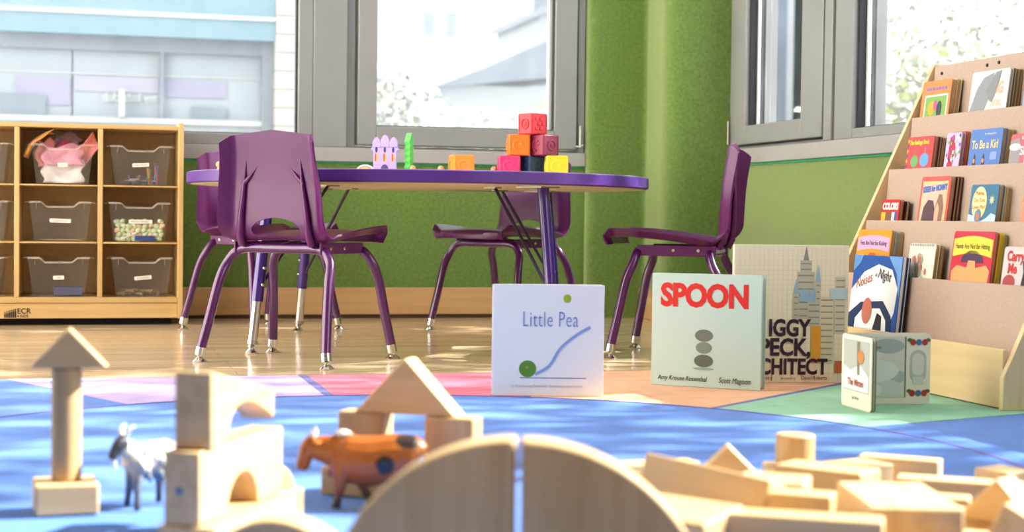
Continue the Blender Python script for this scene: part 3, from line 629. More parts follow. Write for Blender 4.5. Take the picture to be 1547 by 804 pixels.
sx_, sz_ = CXC[2]+0.004, ZB[1]
for k in range(6):
    tag(MB().box(-0.05, 0.05, -0.004, 0.004, 0, 0.0016).build('craft_stick', BW[0], loc=(sx_ + rdb.uniform(-0.012, 0.012), CY0 + 0.036 + 0.012*k, sz_ + 0.003), rot=(0, 0, rdb.uniform(-0.03, 0.03))), 'flat wooden craft stick on the floor of the near-empty bin', 'craft stick', 'craft sticks in the near-empty bin')
px_, pz_ = CXC[3], ZB[2]
for k, c in enumerate(('#8f3b4a', '#3f5fa5', '#c48a4a', '#3f7d5a', '#6d5a7e', '#b4744a', '#46507e')):
    x = 0.050 - 0.011*k if k < 4 else 0.0 - 0.014*(k-4)
    hh = 0.065 - 0.006*k if k < 4 else 0.03
    MBp = MB().tube([(x, 0.05, 0.003), (x + (0.012 if k % 2 else -0.006), 0.06, hh)], [0.0042, 0.0042], 6)
    tag(MBp.build('colouring_pencil', flat(c), loc=(px_, CY0, pz_)), ('dark red', 'blue', 'tan', 'green', 'mauve', 'copper brown', 'indigo')[k] + ' short coloured pencil leaning in the pencil bin', 'pencil', 'coloured pencils in the pencil bin')
for k in range(9):
    pts = [(rdb.uniform(-0.055, 0.045), 0.03 + rdb.uniform(0, 0.03), 0.004 + 0.004*k % 0.02 + 0.002) for _ in range(4)]
    tag(MB().tube(catmull(pts, 5), 0.0016, 6).build('cord_scrap', flat(('#39436b', '#4c4752', '#7d6b43', '#c9c0b0')[k % 4]), loc=(px_, CY0, pz_)), 'loose ' + ('navy', 'charcoal', 'olive', 'cream')[k % 4] + ' cord scrap on the floor of the pencil bin', 'cord', 'cord scraps in the pencil bin')
cxp, czp = CXC[3]+0.004, ZB[0]
for k in range(14):
    x = -0.058 + 0.0088*k; o = empty('clothespin', (cxp + x, CY0 + 0.045 + 0.02*(k % 3), czp + 0.004 + 0.009*(k % 2)), rdb.uniform(-0.9, 0.9), 'small brown wooden clothespin in the bottom bin', 'clothespin', 'clothespins in the bottom bin')
    MB().box(-0.003, -0.0004, -0.018, 0.018, 0, 0.007).build('jaw', flat('#8d7350'), o); MB().box(0.0004, 0.003, -0.018, 0.018, 0, 0.007).build('jaw', flat('#8d7350'), o)

# ------------------------------------------------------------------ round table
TX, TY, TH, TR = -0.365, -1.03, 0.440, 0.598
tb = empty('round_table', (TX, TY, 0), 0, 'round purple-edged activity table on adjustable violet legs', 'table')
MB().lathe([(TR-0.006, TH-0.002), (TR-0.006, TH)], 96).build('table_top', TTOP, tb, 30)
MB().lathe([(TR-0.004, TH-0.030), (TR, TH-0.027), (TR, TH-0.003), (TR-0.004, TH-0.0005), (TR-0.0055, TH-0.0005), (TR-0.0055, TH-0.0022), (TR-0.010, TH-0.0022), (TR-0.010, TH-0.030)], 96).build('edge_band', TEDGE, tb, 40)
MB().lathe([(TR-0.0105, TH-0.031), (TR-0.0105, TH-0.0023)], 96).build('core', TUNDER, tb, 30)
for a in (29, 119, 209, 297):
    ca, sa = math.cos(rad(a)), math.sin(rad(a))
    def Q(r, z): return (r*ca, r*sa, z)
    r0, r1 = 0.47, 0.525
    def rz_(z): return r1 + (r0-r1)*z/TH
    zt = TH - 0.034
    lg_ = MB().tube([Q(rz_(0.125), 0.125), Q(rz_(zt), zt)], 0.0145, 18).build('leg', VIOLET_T, tb, 40)
    MB().tube([Q(rz_(0.022), 0.022), Q(rz_(0.1245), 0.1245)], 0.0115, 18).build('leg_insert', CHROME, lg_, 40)
    MB().tube([Q(rz_(0.022), 0.022), Q(rz_(0.032), 0.032)], 0.0128, 18).build('collar', STEEL, lg_, 40)
    p = Q(rz_(0.0), 0); MB().lathe([(0.015, 0.0), (0.016, 0.003), (0.009, 0.010), (0.006, 0.013), (0.009, 0.017), (0.007, 0.0215)], 18, (p[0], p[1], 0)).build('foot_glide', CHROME, lg_, 40)
    MB().box(-0.06, 0.03, -0.03, 0.03, TH-0.0345, TH-0.0312).build('mounting_plate', STEEL, tb, loc=Q(r0, 0), rot=(0, 0, rad(a)))
    tang = Vector((-sa, ca, 0))
    MB().tube([Vector(Q(rz_(0.17)-0.012, 0.17)), Vector(Q(0.30, TH-0.034))], 0.0042, 8).build('brace', mat('dark_violet_brace', '#2b1740', 0.35), tb, 40)
    MB().box(-0.03, 0.012, -0.010, 0.010, TH-0.0345, TH-0.0312).build('brace_plate', STEEL, tb, loc=Q(0.30, 0), rot=(0, 0, rad(a)))
    for z in (0.165, 0.205):
        q = Vector(Q(rz_(z), z)) + tang*0.0155; MB().sphere(q, 0.0045, 10, 6).build('bolt', CHROME, lg_, 60)

# ------------------------------------------------------------------ chairs
def chair_shell():
    prof = catmull([(0.172, 0, 0.272), (0.172, 0, 0.286), (0.160, 0, 0.294), (0.095, 0, 0.292), (0.02, 0, 0.285), (-0.040, 0, 0.277), (-0.070, 0, 0.273), (-0.088, 0, 0.278), (-0.0975, 0, 0.297), (-0.100, 0, 0.335), (-0.104, 0, 0.40), (-0.110, 0, 0.46), (-0.118, 0, 0.522)], 5)
    L = [0.0]
    for a, b in zip(prof[:-1], prof[1:]): L.append(L[-1] + (b-a).length)
    T_ = L[-1]
    def at(t):
        t = min(max(t, 0), T_)
        for k in range(len(L)-1):
            if L[k+1] >= t: u = (t-L[k])/(L[k+1]-L[k]); p = prof[k].lerp(prof[k+1], u); d = (prof[k+1]-prof[k]).normalized(); return p, Vector((d.z, 0, -d.x)) * -1
        return prof[-1], Vector((1, 0, 0))
    tb_ = next(L[i] for i, p in enumerate(prof) if p.z > 0.300 and p.x < -0.08)      # where the back begins
    def sm(x): x = min(max(x, 0), 1); return x*x*(3-2*x)
    def half(t):
        k = t/T_
        seat = 0.128 + 0.022*sm(t/0.05) ; back = 0.138 - 0.016*sm((t-tb_)/(T_-tb_))
        return seat + (back-seat)*sm((t-tb_+0.10)/0.12)
    NU, NV = 30, 60; v = []; f = []
    for j in range(NV+1):
        for i in range(NU+1):
            s = -1 + 2*i/NU; t = T_*j/NV; y = s*half(t)
            p, n = at(t); bk_ = sm((t-tb_+0.05)/0.07); p = p.copy()
            if t > T_*0.75:      # peaked top edge with clipped corners
                p.z -= (0.014*abs(s) + 0.012*sm((abs(s)-0.86)/0.14)) * sm((t-T_*0.75)/(T_*0.25))
            if t < 0.03: p.x -= 0.020*abs(s)**3*(1-t/0.03)
            edge = sm((abs(s)-0.80)/0.20)
            off = edge*(0.026*bk_ - 0.016*(1-bk_)) + 0.004*(s*s)*(1-bk_)*(1-edge) - 0.006*(1-s*s)*(1-bk_)*sm(t/0.08)
            v.append(Vector((p.x + n.x*off, y, p.z + n.z*off)))
    for j in range(NV):
        for i in range(NU): a = j*(NU+1)+i; f.append((a, a+1, a+NU+2, a+NU+1))
    return v, f
SHELL_V, SHELL_F = chair_shell()
def make_chair():
    e = empty('stacking_chair', (0, 0, 0))
    sh = MB().add(SHELL_V, SHELL_F).build('seat_shell', PURPLE, e, smooth=50)
    so = sh.modifiers.new('thick', 'SOLIDIFY'); so.thickness = 0.0045; so.offset = 0
    # hand hole: cut once, then the cutter is thrown away
    hp = [(-0.062, 0.292), (-0.052, 0.2855), (0.052, 0.2855), (0.062, 0.292), (0.064, 0.302), (0.050, 0.316), (0.025, 0.3245), (0.0, 0.3275), (-0.025, 0.3245), (-0.050, 0.316), (-0.064, 0.302)]
    cut = MB().prism(rnd_poly(hp, [0.005]*len(hp), 3), -0.16, -0.05, 'x').build('cutter', PURPLE)
    bo = sh.modifiers.new('hole', 'BOOLEAN'); bo.object = cut; bo.operation = 'DIFFERENCE'; bo.solver = 'EXACT'
    dg = bpy.context.evaluated_depsgraph_get(); me = bpy.data.meshes.new_from_object(sh.evaluated_get(dg))
    sh.modifiers.clear(); sh.data = me; bpy.data.objects.remove(cut)
    for p_ in me.polygons: p_.use_smooth = True
    me.set_sharp_from_angle(angle=rad(45))
    for s in (-1, 1):
        def bx(z): return -0.100 - (z-0.335)*0.085 - 0.002
        MB().tube([(bx(0.46)+0.001, s*0.070, 0.462), (bx(0.40)-0.003, s*0.076, 0.40), (bx(0.33)-0.006, s*0.086, 0.33), (-0.104, s*0.090, 0.285), (-0.094, s*0.091, 0.266)], [0.001, 0.0045, 0.007, 0.0085, 0.0085], 8).build('rib', PURPLE, sh, 60)
        MB().tube([(bx(0.438)+0.001, s*0.042, 0.440), (bx(0.415)-0.001, s*0.062, 0.417), (bx(0.40)-0.002, s*0.078, 0.402)], [0.0008, 0.0045, 0.0055], 8).build('rib', PURPLE, sh, 60)
        sp = MB().box(-0.092, 0.098, s*0.112-0.0025, s*0.112+0.0025, 0.246, 0.272).build('side_rail', PURPLE, e, bevel=0.002)
        for x in (-0.050, 0.010): MB().lathe([(0.0038, -0.0015), (0.0048, 0.0), (0.0038, 0.0015)], 12, (x, s*0.1155, 0.260), 'y').build('screw', CHROME, sp, 40)
    for (fx, kx, bend) in ((0.15, 0.098, 0.020), (-0.15, -0.078, -0.020)):
        zt = 0.258
        pts = [(fx, -0.165, 0.022), (fx-bend*1.6, -0.138, 0.17), (kx, -0.118, zt-0.028)] ; 
        left = [Vector(p) for p in [(fx, -0.163, 0.026), (fx*0.72+kx*0.28, -0.153, 0.10), (fx*0.40+kx*0.60, -0.143, 0.185), (kx*0.88+fx*0.12, -0.134, 0.225), (kx, -0.115, 0.250), (kx, -0.085, zt), (kx, -0.04, zt)]]
        right = [Vector((p.x, -p.y, p.z)) for p in reversed(left)]
        fr = MB().tube(catmull(left + right, 6), 0.0112, 14).build('leg_frame', PURPLE_T, e, 60)
        for s in (-1, 1):
            MB().tube([(fx, s*0.1645, 0.016), (fx*0.985, s*0.1615, 0.034)], 0.0122, 14).build('collar', CHROME, fr, 40)
            MB().lathe([(0.0165, 0.0), (0.0175, 0.002), (0.009, 0.009), (0.005, 0.012), (0.0065, 0.016)], 16, (fx*1.003, s*0.1655, 0)).build('foot_glide', CHROME, fr, 40)
    return e
CH = [((-0.737, -1.476), 51, 'purple stacking chair with its ribbed back towards the toy tower, pulled up to the table'),
      ((-0.716, -0.482), -54, 'purple stacking chair tucked under the far side of the table next to the cabinet'),
      ((-0.013, -0.604), 215, 'purple stacking chair under the table by the wall, below the stacked rubber cubes'),
      ((0.214, -1.454), 150, 'purple stacking chair standing clear of the table behind the standing picture books')]
c0 = make_chair()
for i, (p, a, lb) in enumerate(CH):
    c = c0 if i == 0 else copy_tree(c0)
    c.location = (p[0], p[1], 0.0); c.rotation_euler = (0, 0, rad(a)); tag(c, lb, 'chair', 'purple chairs round the table')

# ------------------------------------------------------------------ book display
SY0, SY1 = -2.658, -1.872
def sx_at(z): return 0.346 + 0.47*(z - 0.063)
bk = empty('book_display', (0.346, -2.265, RZ), 0, 'sloping birch book display with five tiers of picture books', 'bookcase')
def SH(mb, name, m, bevel=0.0012):
    mb.v = [(x-0.346, y+2.265, z-RZ) for x, y, z in mb.v]; return mb.build(name, m, bk, bevel=bevel)
for y0, y1 in ((SY0, SY0+0.013), (SY1-0.013, SY1)):
    SH(MB().prism([(0.346, RZ), (0.672, RZ), (0.672, 0.692), (sx_at(0.692), 0.692), (0.346, 0.063)], y0, y1, 'y'), 'side_panel', BIRCHZ)
YA, YB = SY0+0.0135, SY1-0.0135
LIP = [0.112, 0.222, 0.338, 0.452, 0.569]
TI = math.tan(rad(5))
SH(MB().box(0.352, 0.362, YA, YB, RZ+0.002, LIP[0]), 'front_board', wood('birch_front', '#d6b98a', '#e2c798', 1, 6, 0.45))
for k in range(1, 6):
    z1 = LIP[k] if k < 5 else 0.686; z0 = z1 - (0.150 if k > 1 else 0.205); x1 = sx_at(z1) + 0.003
    h_ = z1 - z0
    SH(MB().prism([(x1 - h_*TI, z0), (x1 - h_*TI + 0.009, z0), (x1 + 0.009, z1), (x1, z1)], YA, YB, 'y'), 'tier_board', MDF)
    zf = LIP[k-1] - 0.034; xa = sx_at(LIP[k-1]) + 0.0125 - (0.034*TI if k > 1 else 0.0)
    xb = x1 - (z1 - zf)*TI - 0.001
    if k == 1: xa = 0.3625
    SH(MB().box(xa, xb, YA, YB, zf-0.006, zf), 'pocket_floor', BIRCH)
for (y, z) in ((-1.92, 0.668), (-2.105, 0.670), (-2.150, 0.672)): MB().lathe([(0.003, -0.002), (0.004, 0.0), (0.003, 0.002)], 10, (sx_at(0.686) - 0.346 + 0.001, y+2.265, z-RZ), 'x').build('screw', mat('dark_screw', '#3d352c', 0.5, metal=0.6), bk)

def rrect(x0, x1, z0, z1, r, n=4):
    o = []
    for (cx, cz, a) in ((x1-r, z0+r, -PI/2), (x1-r, z1-r, 0), (x0+r, z1-r, PI/2), (x0+r, z0+r, PI)):
        o += [(cx + r*math.cos(a+PI/2*i/n), cz + r*math.sin(a+PI/2*i/n)) for i in range(n+1)]
    return o
def board_book(y, k, W, H, T, cover, label, dx=0.0, edge=None, r=0.006, back=None, group='picture books on the display', lean=7):
    """closed book leaning back in pocket k; its free long edge faces the room; y = world y of its far edge"""
    z = LIP[k] - 0.0335
    x = sx_at(LIP[k]) + 0.0145 - (0.003 if k else -0.0)
    e = empty('picture_book', (x + dx, y, z), 0, label, 'book', group, rot=(rad(-lean), 0, rad(-90)))
    MB().prism(rrect(0, W, 0, H, r), 0, 0.0016, 'y').build('front_cover', cover if not isinstance(cover, str) else flat(cover, 0.3), e)
    MB().prism(rrect(0.0008, W-0.0008, 0.0005, H-0.0008, r), 0.0017, T-0.0017, 'y').build('page_block', edge or BOARDP, e)
    MB().prism(rrect(0, W, 0, H, r), T-0.0016, T, 'y').build('back_cover', flat(back) if back else (cover if not isinstance(cover, str) else flat(cover, 0.3)), e)
    return e
def rect_(x0, x1, z0, z1): return [(x0, z0), (x1, z0), (x1, z1), (x0, z1)]
B0 = 0.0335                                   # height of a book hidden behind the lip
# top tier
b = board_book(-1.896, 4, 0.122, 0.114, 0.012, '#e58a4e', 'orange picture book with a green striped-border panel on the top tier')
shape(rect_(0.016, 0.114, B0-0.012, 0.082), flat('#f2efdd'), b); shape(rect_(0.021, 0.109, B0-0.008, 0.078), flat('#7fae57'), b, y=-0.0008)
shape(ell(0.048, 0.052, 0.014, 0.016), flat('#d0a72f'), b, y=-0.0011); shape(ell(0.082, 0.048, 0.011, 0.019), flat('#3b4247'), b, y=-0.0011); shape(ell(0.064, 0.058, 0.008, 0.012), flat('#b95f95'), b, y=-0.0012)
for i in range(7): shape(rect_(0.017+i*0.013, 0.026+i*0.013, 0.092, 0.099), flat('#8a6db0'), b, name='cover_print')
board_book(-1.896, 4, 0.122, 0.114, 0.011, '#e9d9a2', 'cream-edged board book tucked behind the orange book', dx=0.0135)
b = board_book(-2.100, 4, 0.143, 0.118, 0.008, '#cdd3d3', 'pale grey animal photo book with faded orange title on the top tier')
shape([(0.0, B0-0.01), (0.055, B0-0.01), (0.075, 0.06), (0.085, 0.112), (0.048, 0.104), (0.026, 0.082)], flat('#8f9496'), b); shape([(0.058, 0.075), (0.092, 0.112), (0.112, 0.115), (0.104, 0.085), (0.088, 0.050), (0.076, 0.054)], flat('#85898b'), b, y=-0.0007)
text('BIG', 0.034, flat('#e7b489'), b, 0.083, 0.068, bold=0.0012, sx=0.80); text('LITTLE', 0.017, flat('#efcfab'), b, 0.083, 0.042, bold=0.0004, sx=0.8)
for j, (c, hh) in enumerate((('#5b5f4c', 0.117), ('#7d7348', 0.115), ('#9a6a44', 0.116))):
    board_book(-2.102, 4, 0.142, hh, 0.0065, c, ('dark olive book behind the animal photo book', 'khaki book between the olive and brown books', 'brown book at the back of the animal photo stack')[j], dx=0.0095 + 0.0072*j)
b = board_book(-2.302, 4, 0.13, 0.120, 0.016, '#8fb0d8', 'light blue picture book at the near end of the top tier')
# second tier
b = board_book(-1.934, 3, 0.113, 0.104, 0.010, '#c94a4a', 'red picture book with blue and green round faces on the second tier')
text('The feelings Book', 0.0135, flat('#f0c84a'), b, 0.010, 0.087, bold=0.0006, sx=0.86)
shape(ell(0.038, 0.050, 0.016, 0.013), flat('#6aa868'), b); shape(ell(0.080, 0.052, 0.019, 0.015), flat('#6b9fd6'), b)
shape(rect_(0.036, 0.038, 0.060, 0.076), flat('#6aa868'), b); shape(rect_(0.079, 0.081, 0.064, 0.080), flat('#6b9fd6'), b)
for i in range(6): shape(ell(0.005, 0.040+i*0.011, 0.003, 0.004, 10), flat(('#6a4ea0', '#e8c23c')[i % 2]), b)
board_book(-1.936, 3, 0.113, 0.102, 0.007, '#3a3436', 'black-edged book behind the red round-faces book', dx=0.0115); board_book(-1.936, 3, 0.112, 0.101, 0.007, '#c7a06b', 'tan book at the back of the red stack', dx=0.0192)
b = board_book(-2.098, 3, 0.060, 0.106, 0.009, '#c9b6d8', 'narrow lilac and red speckled picture book on the second tier')
shape([(0.012, B0-0.01), (0.032, B0-0.01), (0.040, 0.075), (0.030, 0.102), (0.016, 0.096)], flat('#b4304a'), b)
rdc = random.Random(2)
for i in range(22): shape(ell(rdc.uniform(0.004, 0.056), rdc.uniform(0.034, 0.102), 0.0034, 0.0044, 8), flat(rdc.choice(('#4a3f86', '#7f69b8', '#efe9f4', '#7aa66a'))), b, y=-0.0006-0.00002*i)
board_book(-2.100, 3, 0.062, 0.108, 0.007, '#a8323c', 'dark red slim book behind the speckled book', dx=0.0105); board_book(-2.100, 3, 0.061, 0.104, 0.006, '#d6c38b', 'straw-coloured slim book at the back of the speckled stack', dx=0.018)
b = board_book(-2.194, 3, 0.117, 0.108, 0.010, '#5a7ec0', 'blue photo book with yellow lettering on the second tier')
text('To Be a Kid', 0.0245, flat('#e6d58c'), b, 0.008, 0.068, bold=0.0004, sx=0.82); text('by photographers', 0.006, flat('#e3e6ee'), b, 0.052, 0.096); shape(rrect(0.080, 0.104, 0.044, 0.060, 0.004), flat('#8aa3d4'), b)
for i, x in enumerate((0.022, 0.055)): shape([(x-0.006, B0-0.01), (x+0.008, B0-0.01), (x+0.005, 0.050), (x+0.001, 0.058), (x-0.003, 0.049)], flat('#4a3b3a'), b); shape(ell(x+0.001, 0.043, 0.004, 0.005, 12), flat('#d9935f'), b, y=-0.0008)
board_book(-2.196, 3, 0.116, 0.106, 0.013, '#b59a66', 'tan thick board book behind the blue photo book', dx=0.0115)
b = board_book(-2.344, 3, 0.122, 0.092, 0.020, '#d4646a', 'red and grey picture book with white title at the near end of the second tier')
shape([(0.0, B0-0.01), (0.034, B0-0.01), (0.040, 0.060), (0.030, 0.084), (0.0, 0.078)], flat('#9b9496'), b); shape(ell(0.018, 0.066, 0.020, 0.007), flat('#f1eef0'), b, y=-0.0008)
text('EZRA JACK KEATS', 0.0085, flat('#f4e7d2'), b, 0.038, 0.081, bold=0.0002); text('THE', 0.014, flat('#f7f0ec'), b, 0.070, 0.068); text('SNOWY', 0.024, flat('#f7f0ec'), b, 0.036, 0.050, bold=0.0004); text('DAY', 0.024, flat('#f7f0ec'), b, 0.052, 0.031, bold=0.0004)
# third tier
b = board_book(-1.926, 2, 0.080, 0.080, 0.010, '#c8362f', 'small red board book titled in white capitals on the third tier')
text('COLORS', 0.0205, flat('#f5f1ea'), b, 0.006, 0.058, bold=0.0010, sx=0.86)
shape(rect_(0.004, 0.022, B0-0.02, 0.052), flat('#e8b33a'), b); shape(rect_(0.022, 0.050, B0-0.02, 0.052), flat('#7b5a42'), b); shape(rect_(0.050, 0.062, B0-0.02, 0.052), flat('#eceae4'), b); shape(rect_(0.062, 0.072, B0-0.02, 0.052), flat('#3d5fa8'), b)
board_book(-1.932, 2, 0.080, 0.076, 0.009, '#2a1d18', 'black board book behind the small red board book', dx=0.0125)
b = board_book(-2.088, 2, 0.118, 0.127, 0.010, '#cd5a54', 'red-bordered photo book of two embracing heads on the third tier')
shape(rect_(0.008, 0.110, B0-0.02, 0.117), flat('#eec67a'), b); shape(rect_(0.011, 0.107, B0-0.02, 0.113), flat('#cfb8a0'), b, y=-0.0008)
text('KISSES for MOMMY', 0.0165, flat('#4f6fb4'), b, 0.012, 0.093, y=-0.0012, bold=0.0010, sx=0.70, roll=rad(4))
shape([(0.014, B0-0.02), (0.068, B0-0.02), (0.070, 0.055), (0.058, 0.076), (0.038, 0.078), (0.022, 0.062)], flat('#5a4248'), b, y=-0.0011); shape([(0.070, B0-0.02), (0.098, B0-0.02), (0.102, 0.062), (0.092, 0.088), (0.080, 0.090), (0.070, 0.066)], flat('#8a6a54'), b, y=-0.0013); shape([(0.070, B0-0.02), (0.084, B0-0.02), (0.086, 0.060), (0.078, 0.072), (0.069, 0.056)], flat('#dba98a'), b, y=-0.0016)
board_book(-2.090, 2, 0.118, 0.125, 0.007, '#2b1c1a', 'black glossy book behind the red-bordered photo book', dx=0.0118); board_book(-2.090, 2, 0.118, 0.126, 0.0065, '#7a2d28', 'maroon book at the back of the photo book stack', dx=0.0196)
b = board_book(-2.288, 2, 0.099, 0.107, 0.012, '#3f7390', 'teal blue picture book with a pale yellow oval title on the third tier')
shape(ell(0.035, 0.070, 0.026, 0.033), flat('#efe1a0'), b)
for i, (t_, z_) in enumerate((('Mama,', 0.086), ('Do You', 0.072), ('Love Me?', 0.058))): text(t_, 0.0125, flat('#c9744a'), b, 0.035, z_, align='CENTER', y=-0.0010)
shape(ell(0.036, 0.044, 0.012, 0.014), flat('#5e86a4'), b, y=-0.0009); shape(ell(0.036, 0.043, 0.005, 0.008), flat('#d9794a'), b, y=-0.0012)
shape([(0.0, B0-0.02), (0.099, B0-0.02), (0.099, 0.046), (0.082, 0.050), (0.066, 0.040), (0.048, 0.034), (0.022, 0.044), (0.0, 0.048)], flat('#bcd6e2'), b, y=-0.0007)
st = []
for i in range(16): rr = 0.010 if i % 2 == 0 else 0.005; st.append((0.079 + rr*math.cos(2*PI*i/16), 0.076 + rr*math.sin(2*PI*i/16)))
shape(st, flat('#c9c3a2'), b)
board_book(-2.290, 2, 0.098, 0.104, 0.006, '#dccfa6', 'cream book behind the teal picture book', dx=0.0138); board_book(-2.290, 2, 0.098, 0.101, 0.009, '#b29a66', 'straw-edged thick book at the back of the teal stack', dx=0.0205)
b = board_book(-2.474, 2, 0.13, 0.125, 0.018, '#e0732e', 'orange picture book at the near end of the third tier'); shape([(0.004, 0.105), (0.05, 0.112), (0.05, 0.090), (0.004, 0.082)], flat('#efe9e6'), b); text('Co', 0.014, flat('#3b3a40'), b, 0.010, 0.092, y=-0.001); shape(rect_(0.0, 0.13, 0.0, 0.072), flat('#f0906a'), b)
# fourth tier
def arcband(W, z, hgt, sag):
    up = [(0.004 + (W-0.008)*i/12, z + hgt/2 + sag*math.sin(PI*i/12)) for i in range(13)]; dn = [(0.004 + (W-0.008)*i/12, z - hgt/2 + sag*math.sin(PI*i/12)) for i in range(13)]
    return dn + up[::-1]
b = board_book(-1.912, 1, 0.150, 0.130, 0.008, '#e59a38', 'orange board book with a lilac banner about feet on the fourth tier', r=0.008)
shape(arcband(0.150, 0.097, 0.030, 0.006), flat('#c9a8cf'), b); text('Feet Are Not for Kicking', 0.0145, flat('#41344e'), b, 0.075, 0.096, y=-0.0009, align='CENTER', sx=0.80)
shape([(0.035, B0-0.02), (0.115, B0-0.02), (0.100, 0.065), (0.085, 0.079), (0.062, 0.079), (0.050, 0.062)], flat('#d2543a'), b); shape([(0.056, B0-0.02), (0.096, B0-0.02), (0.088, 0.060), (0.076, 0.070), (0.064, 0.058)], flat('#e8ab62'), b, y=-0.0008)
board_book(-1.914, 1, 0.150, 0.128, 0.008, '#86adc0', 'pale blue board book behind the orange feet book', dx=0.0095, r=0.008); board_book(-1.914, 1, 0.150, 0.127, 0.009, '#c2a874', 'tan board book at the back of the feet stack', dx=0.0185, r=0.008)
b = board_book(-2.146, 1, 0.104, 0.104, 0.010, '#e9e3d2', 'cream notebook with a floral sketch and stitched top edge on the fourth tier', edge=mat('gilt_edges', '#a98d4c', 0.6))
for i in range(14): shape(rect_(0.005+i*0.0068, 0.0085+i*0.0068, 0.098, 0.103), flat('#8d8d92'), b)
for i in range(26): x = rdc.gauss(0.042, 0.013); z = rdc.uniform(0.030, 0.082); shape(ell(x, z, 0.0042, 0.0075, 8), flat(rdc.choice(('#8fb08a', '#c87a72', '#b4c7a2', '#cf9a86'))), b, y=-0.0006-0.00002*i)
board_book(-2.150, 1, 0.102, 0.100, 0.008, '#8d6f3a', 'brown-edged book behind the floral notebook', dx=0.0115)
b = board_book(-2.314, 1, 0.146, 0.131, 0.008, '#c43548', 'crimson board book with a yellow banner about hands on the fourth tier', r=0.008)
shape(arcband(0.146, 0.098, 0.034, 0.007), flat('#ecd44a'), b); text('Hands Are Not for Hitting', 0.0145, flat('#4a3a2c'), b, 0.073, 0.097, y=-0.0009, align='CENTER', sx=0.78)
shape(ell(0.076, 0.070, 0.040, 0.024, a0=0, a1=PI), flat('#4b3450'), b); shape([(0.010, B0-0.02), (0.136, B0-0.02), (0.142, 0.055), (0.128, 0.066), (0.092, 0.060), (0.088, 0.074), (0.064, 0.074), (0.060, 0.060), (0.024, 0.064), (0.006, 0.052)], flat('#e0a066'), b, y=-0.0009)
board_book(-2.316, 1, 0.146, 0.130, 0.009, '#d8bb32', 'yellow board book behind the crimson hands book', dx=0.0098, r=0.008, edge=mat('yellow_edges', '#cdb13a', 0.7)); board_book(-2.316, 1, 0.145, 0.126, 0.009, '#a98a55', 'brown board book at the back of the hands stack', dx=0.0195, r=0.008)
b = board_book(-2.498, 1, 0.128, 0.104, 0.012, '#cfc6c4', 'grey photo book with red hand-lettered title at the near end of the fourth tier')
text('Carry', 0.026, flat('#c23a36'), b, 0.012, 0.078, bold=0.0010, sx=0.9); text('Me', 0.026, flat('#c23a36'), b, 0.018, 0.055, bold=0.0010, sx=0.9)
shape([(0.062, B0-0.02), (0.126, B0-0.02), (0.126, 0.092), (0.100, 0.088), (0.084, 0.080), (0.064, 0.078), (0.070, 0.058)], flat('#2e2a2d'), b); shape(ell(0.094, 0.050, 0.016, 0.020), flat('#a5715a'), b, y=-0.0009); shape(ell(0.026, 0.038, 0.020, 0.014), flat('#a8454a'), b)
# lowest tier: large blue book
b = board_book(-1.985, 0, 0.208, 0.186, 0.010, '#2f5aa4', 'large glossy blue picture book with white swirls in the lowest tier', r=0.002, edge=PAPERW, lean=6)
shape([(0.0, B0-0.01), (0.165, B0-0.01), (0.195, 0.070), (0.200, 0.120), (0.170, 0.158), (0.110, 0.168), (0.05, 0.150), (0.0, 0.110)], flat('#e9eef0'), b); shape([(0.0, 0.186), (0.0, 0.150), (0.030, 0.170), (0.040, 0.186)], flat('#5b8fd0'), b); shape([(0.150, 0.186), (0.208, 0.186), (0.208, 0.100), (0.190, 0.150)], flat('#6ea0dc'), b)
shape([(0.0, B0-0.01), (0.03, B0-0.01), (0.03, 0.050), (0.06, 0.072), (0.135, 0.076), (0.165, 0.052), (0.17, B0-0.01), (0.19, B0-0.01), (0.185, 0.062), (0.145, 0.092), (0.05, 0.086), (0.0, 0.060)], flat('#26375c'), b, y=-0.0007); shape(ell(0.080, 0.068, 0.022, 0.028), flat('#b06a5a'), b, y=-0.0010)
shape([(0.110, B0-0.01), (0.150, B0-0.01), (0.146, 0.060), (0.126, 0.066)], flat('#2a2c34'), b, y=-0.0012)
text('Noises', 0.030, flat('#a8623f'), b, 0.022, 0.112, y=-0.0016, shear=0.25, sx=0.86, roll=rad(16)); text('at', 0.013, flat('#5a544a'), b, 0.101, 0.142, y=-0.0016); text('Night', 0.031, flat('#4a4744'), b, 0.112, 0.140, y=-0.0016, shear=0.25, sx=0.80, roll=rad(-8))
board_book(-1.987, 0, 0.207, 0.184, 0.006, '#1f3557', 'dark navy book behind the large blue book in the lowest tier', dx=0.0112, r=0.002, edge=PAPERW, lean=6)

# ------------------------------------------------------------------ picture books standing on the rug
def standing_book(corner, ang, W, H, T, open_deg, cover, label, backcol=None, lean=0.0):
    e = empty('picture_book', (corner[0], corner[1], RZ + 0.0005), 0, label, 'book', 'picture books standing on the rug', rot=(rad(-lean), 0, rad(ang)))
    m = flat(cover, 0.35)
    MB().box(0, W, 0, 0.0028, 0, H).build('front_cover', m, e, bevel=0.0006)
    MB().box(-0.0022, 0.0006, 0.0004, T + 0.002, 0.0005, H-0.0005).build('spine', m, e, bevel=0.0006)
    t = rad(open_deg)
    Mx = Matrix.Translation((0, T*0.6, 0)) @ Matrix.Rotation(t, 4, 'Z')
    MB().box(0.002, W-0.001, T*0.4, T*0.4+0.0026, 0, H).xf(Mx).build('back_cover', flat(backcol) if backcol else m, e)
    MB().box(0.0015, W-0.006, 0.0030, T*0.4 - 0.0003, 0.003, H-0.004).xf(Matrix.Translation((0, T*0.6, 0)) @ Matrix.Rotation(t, 4, 'Z') @ Matrix.Translation((0, -0.003, 0))).build('page_block', PAPERW, e)
    return e
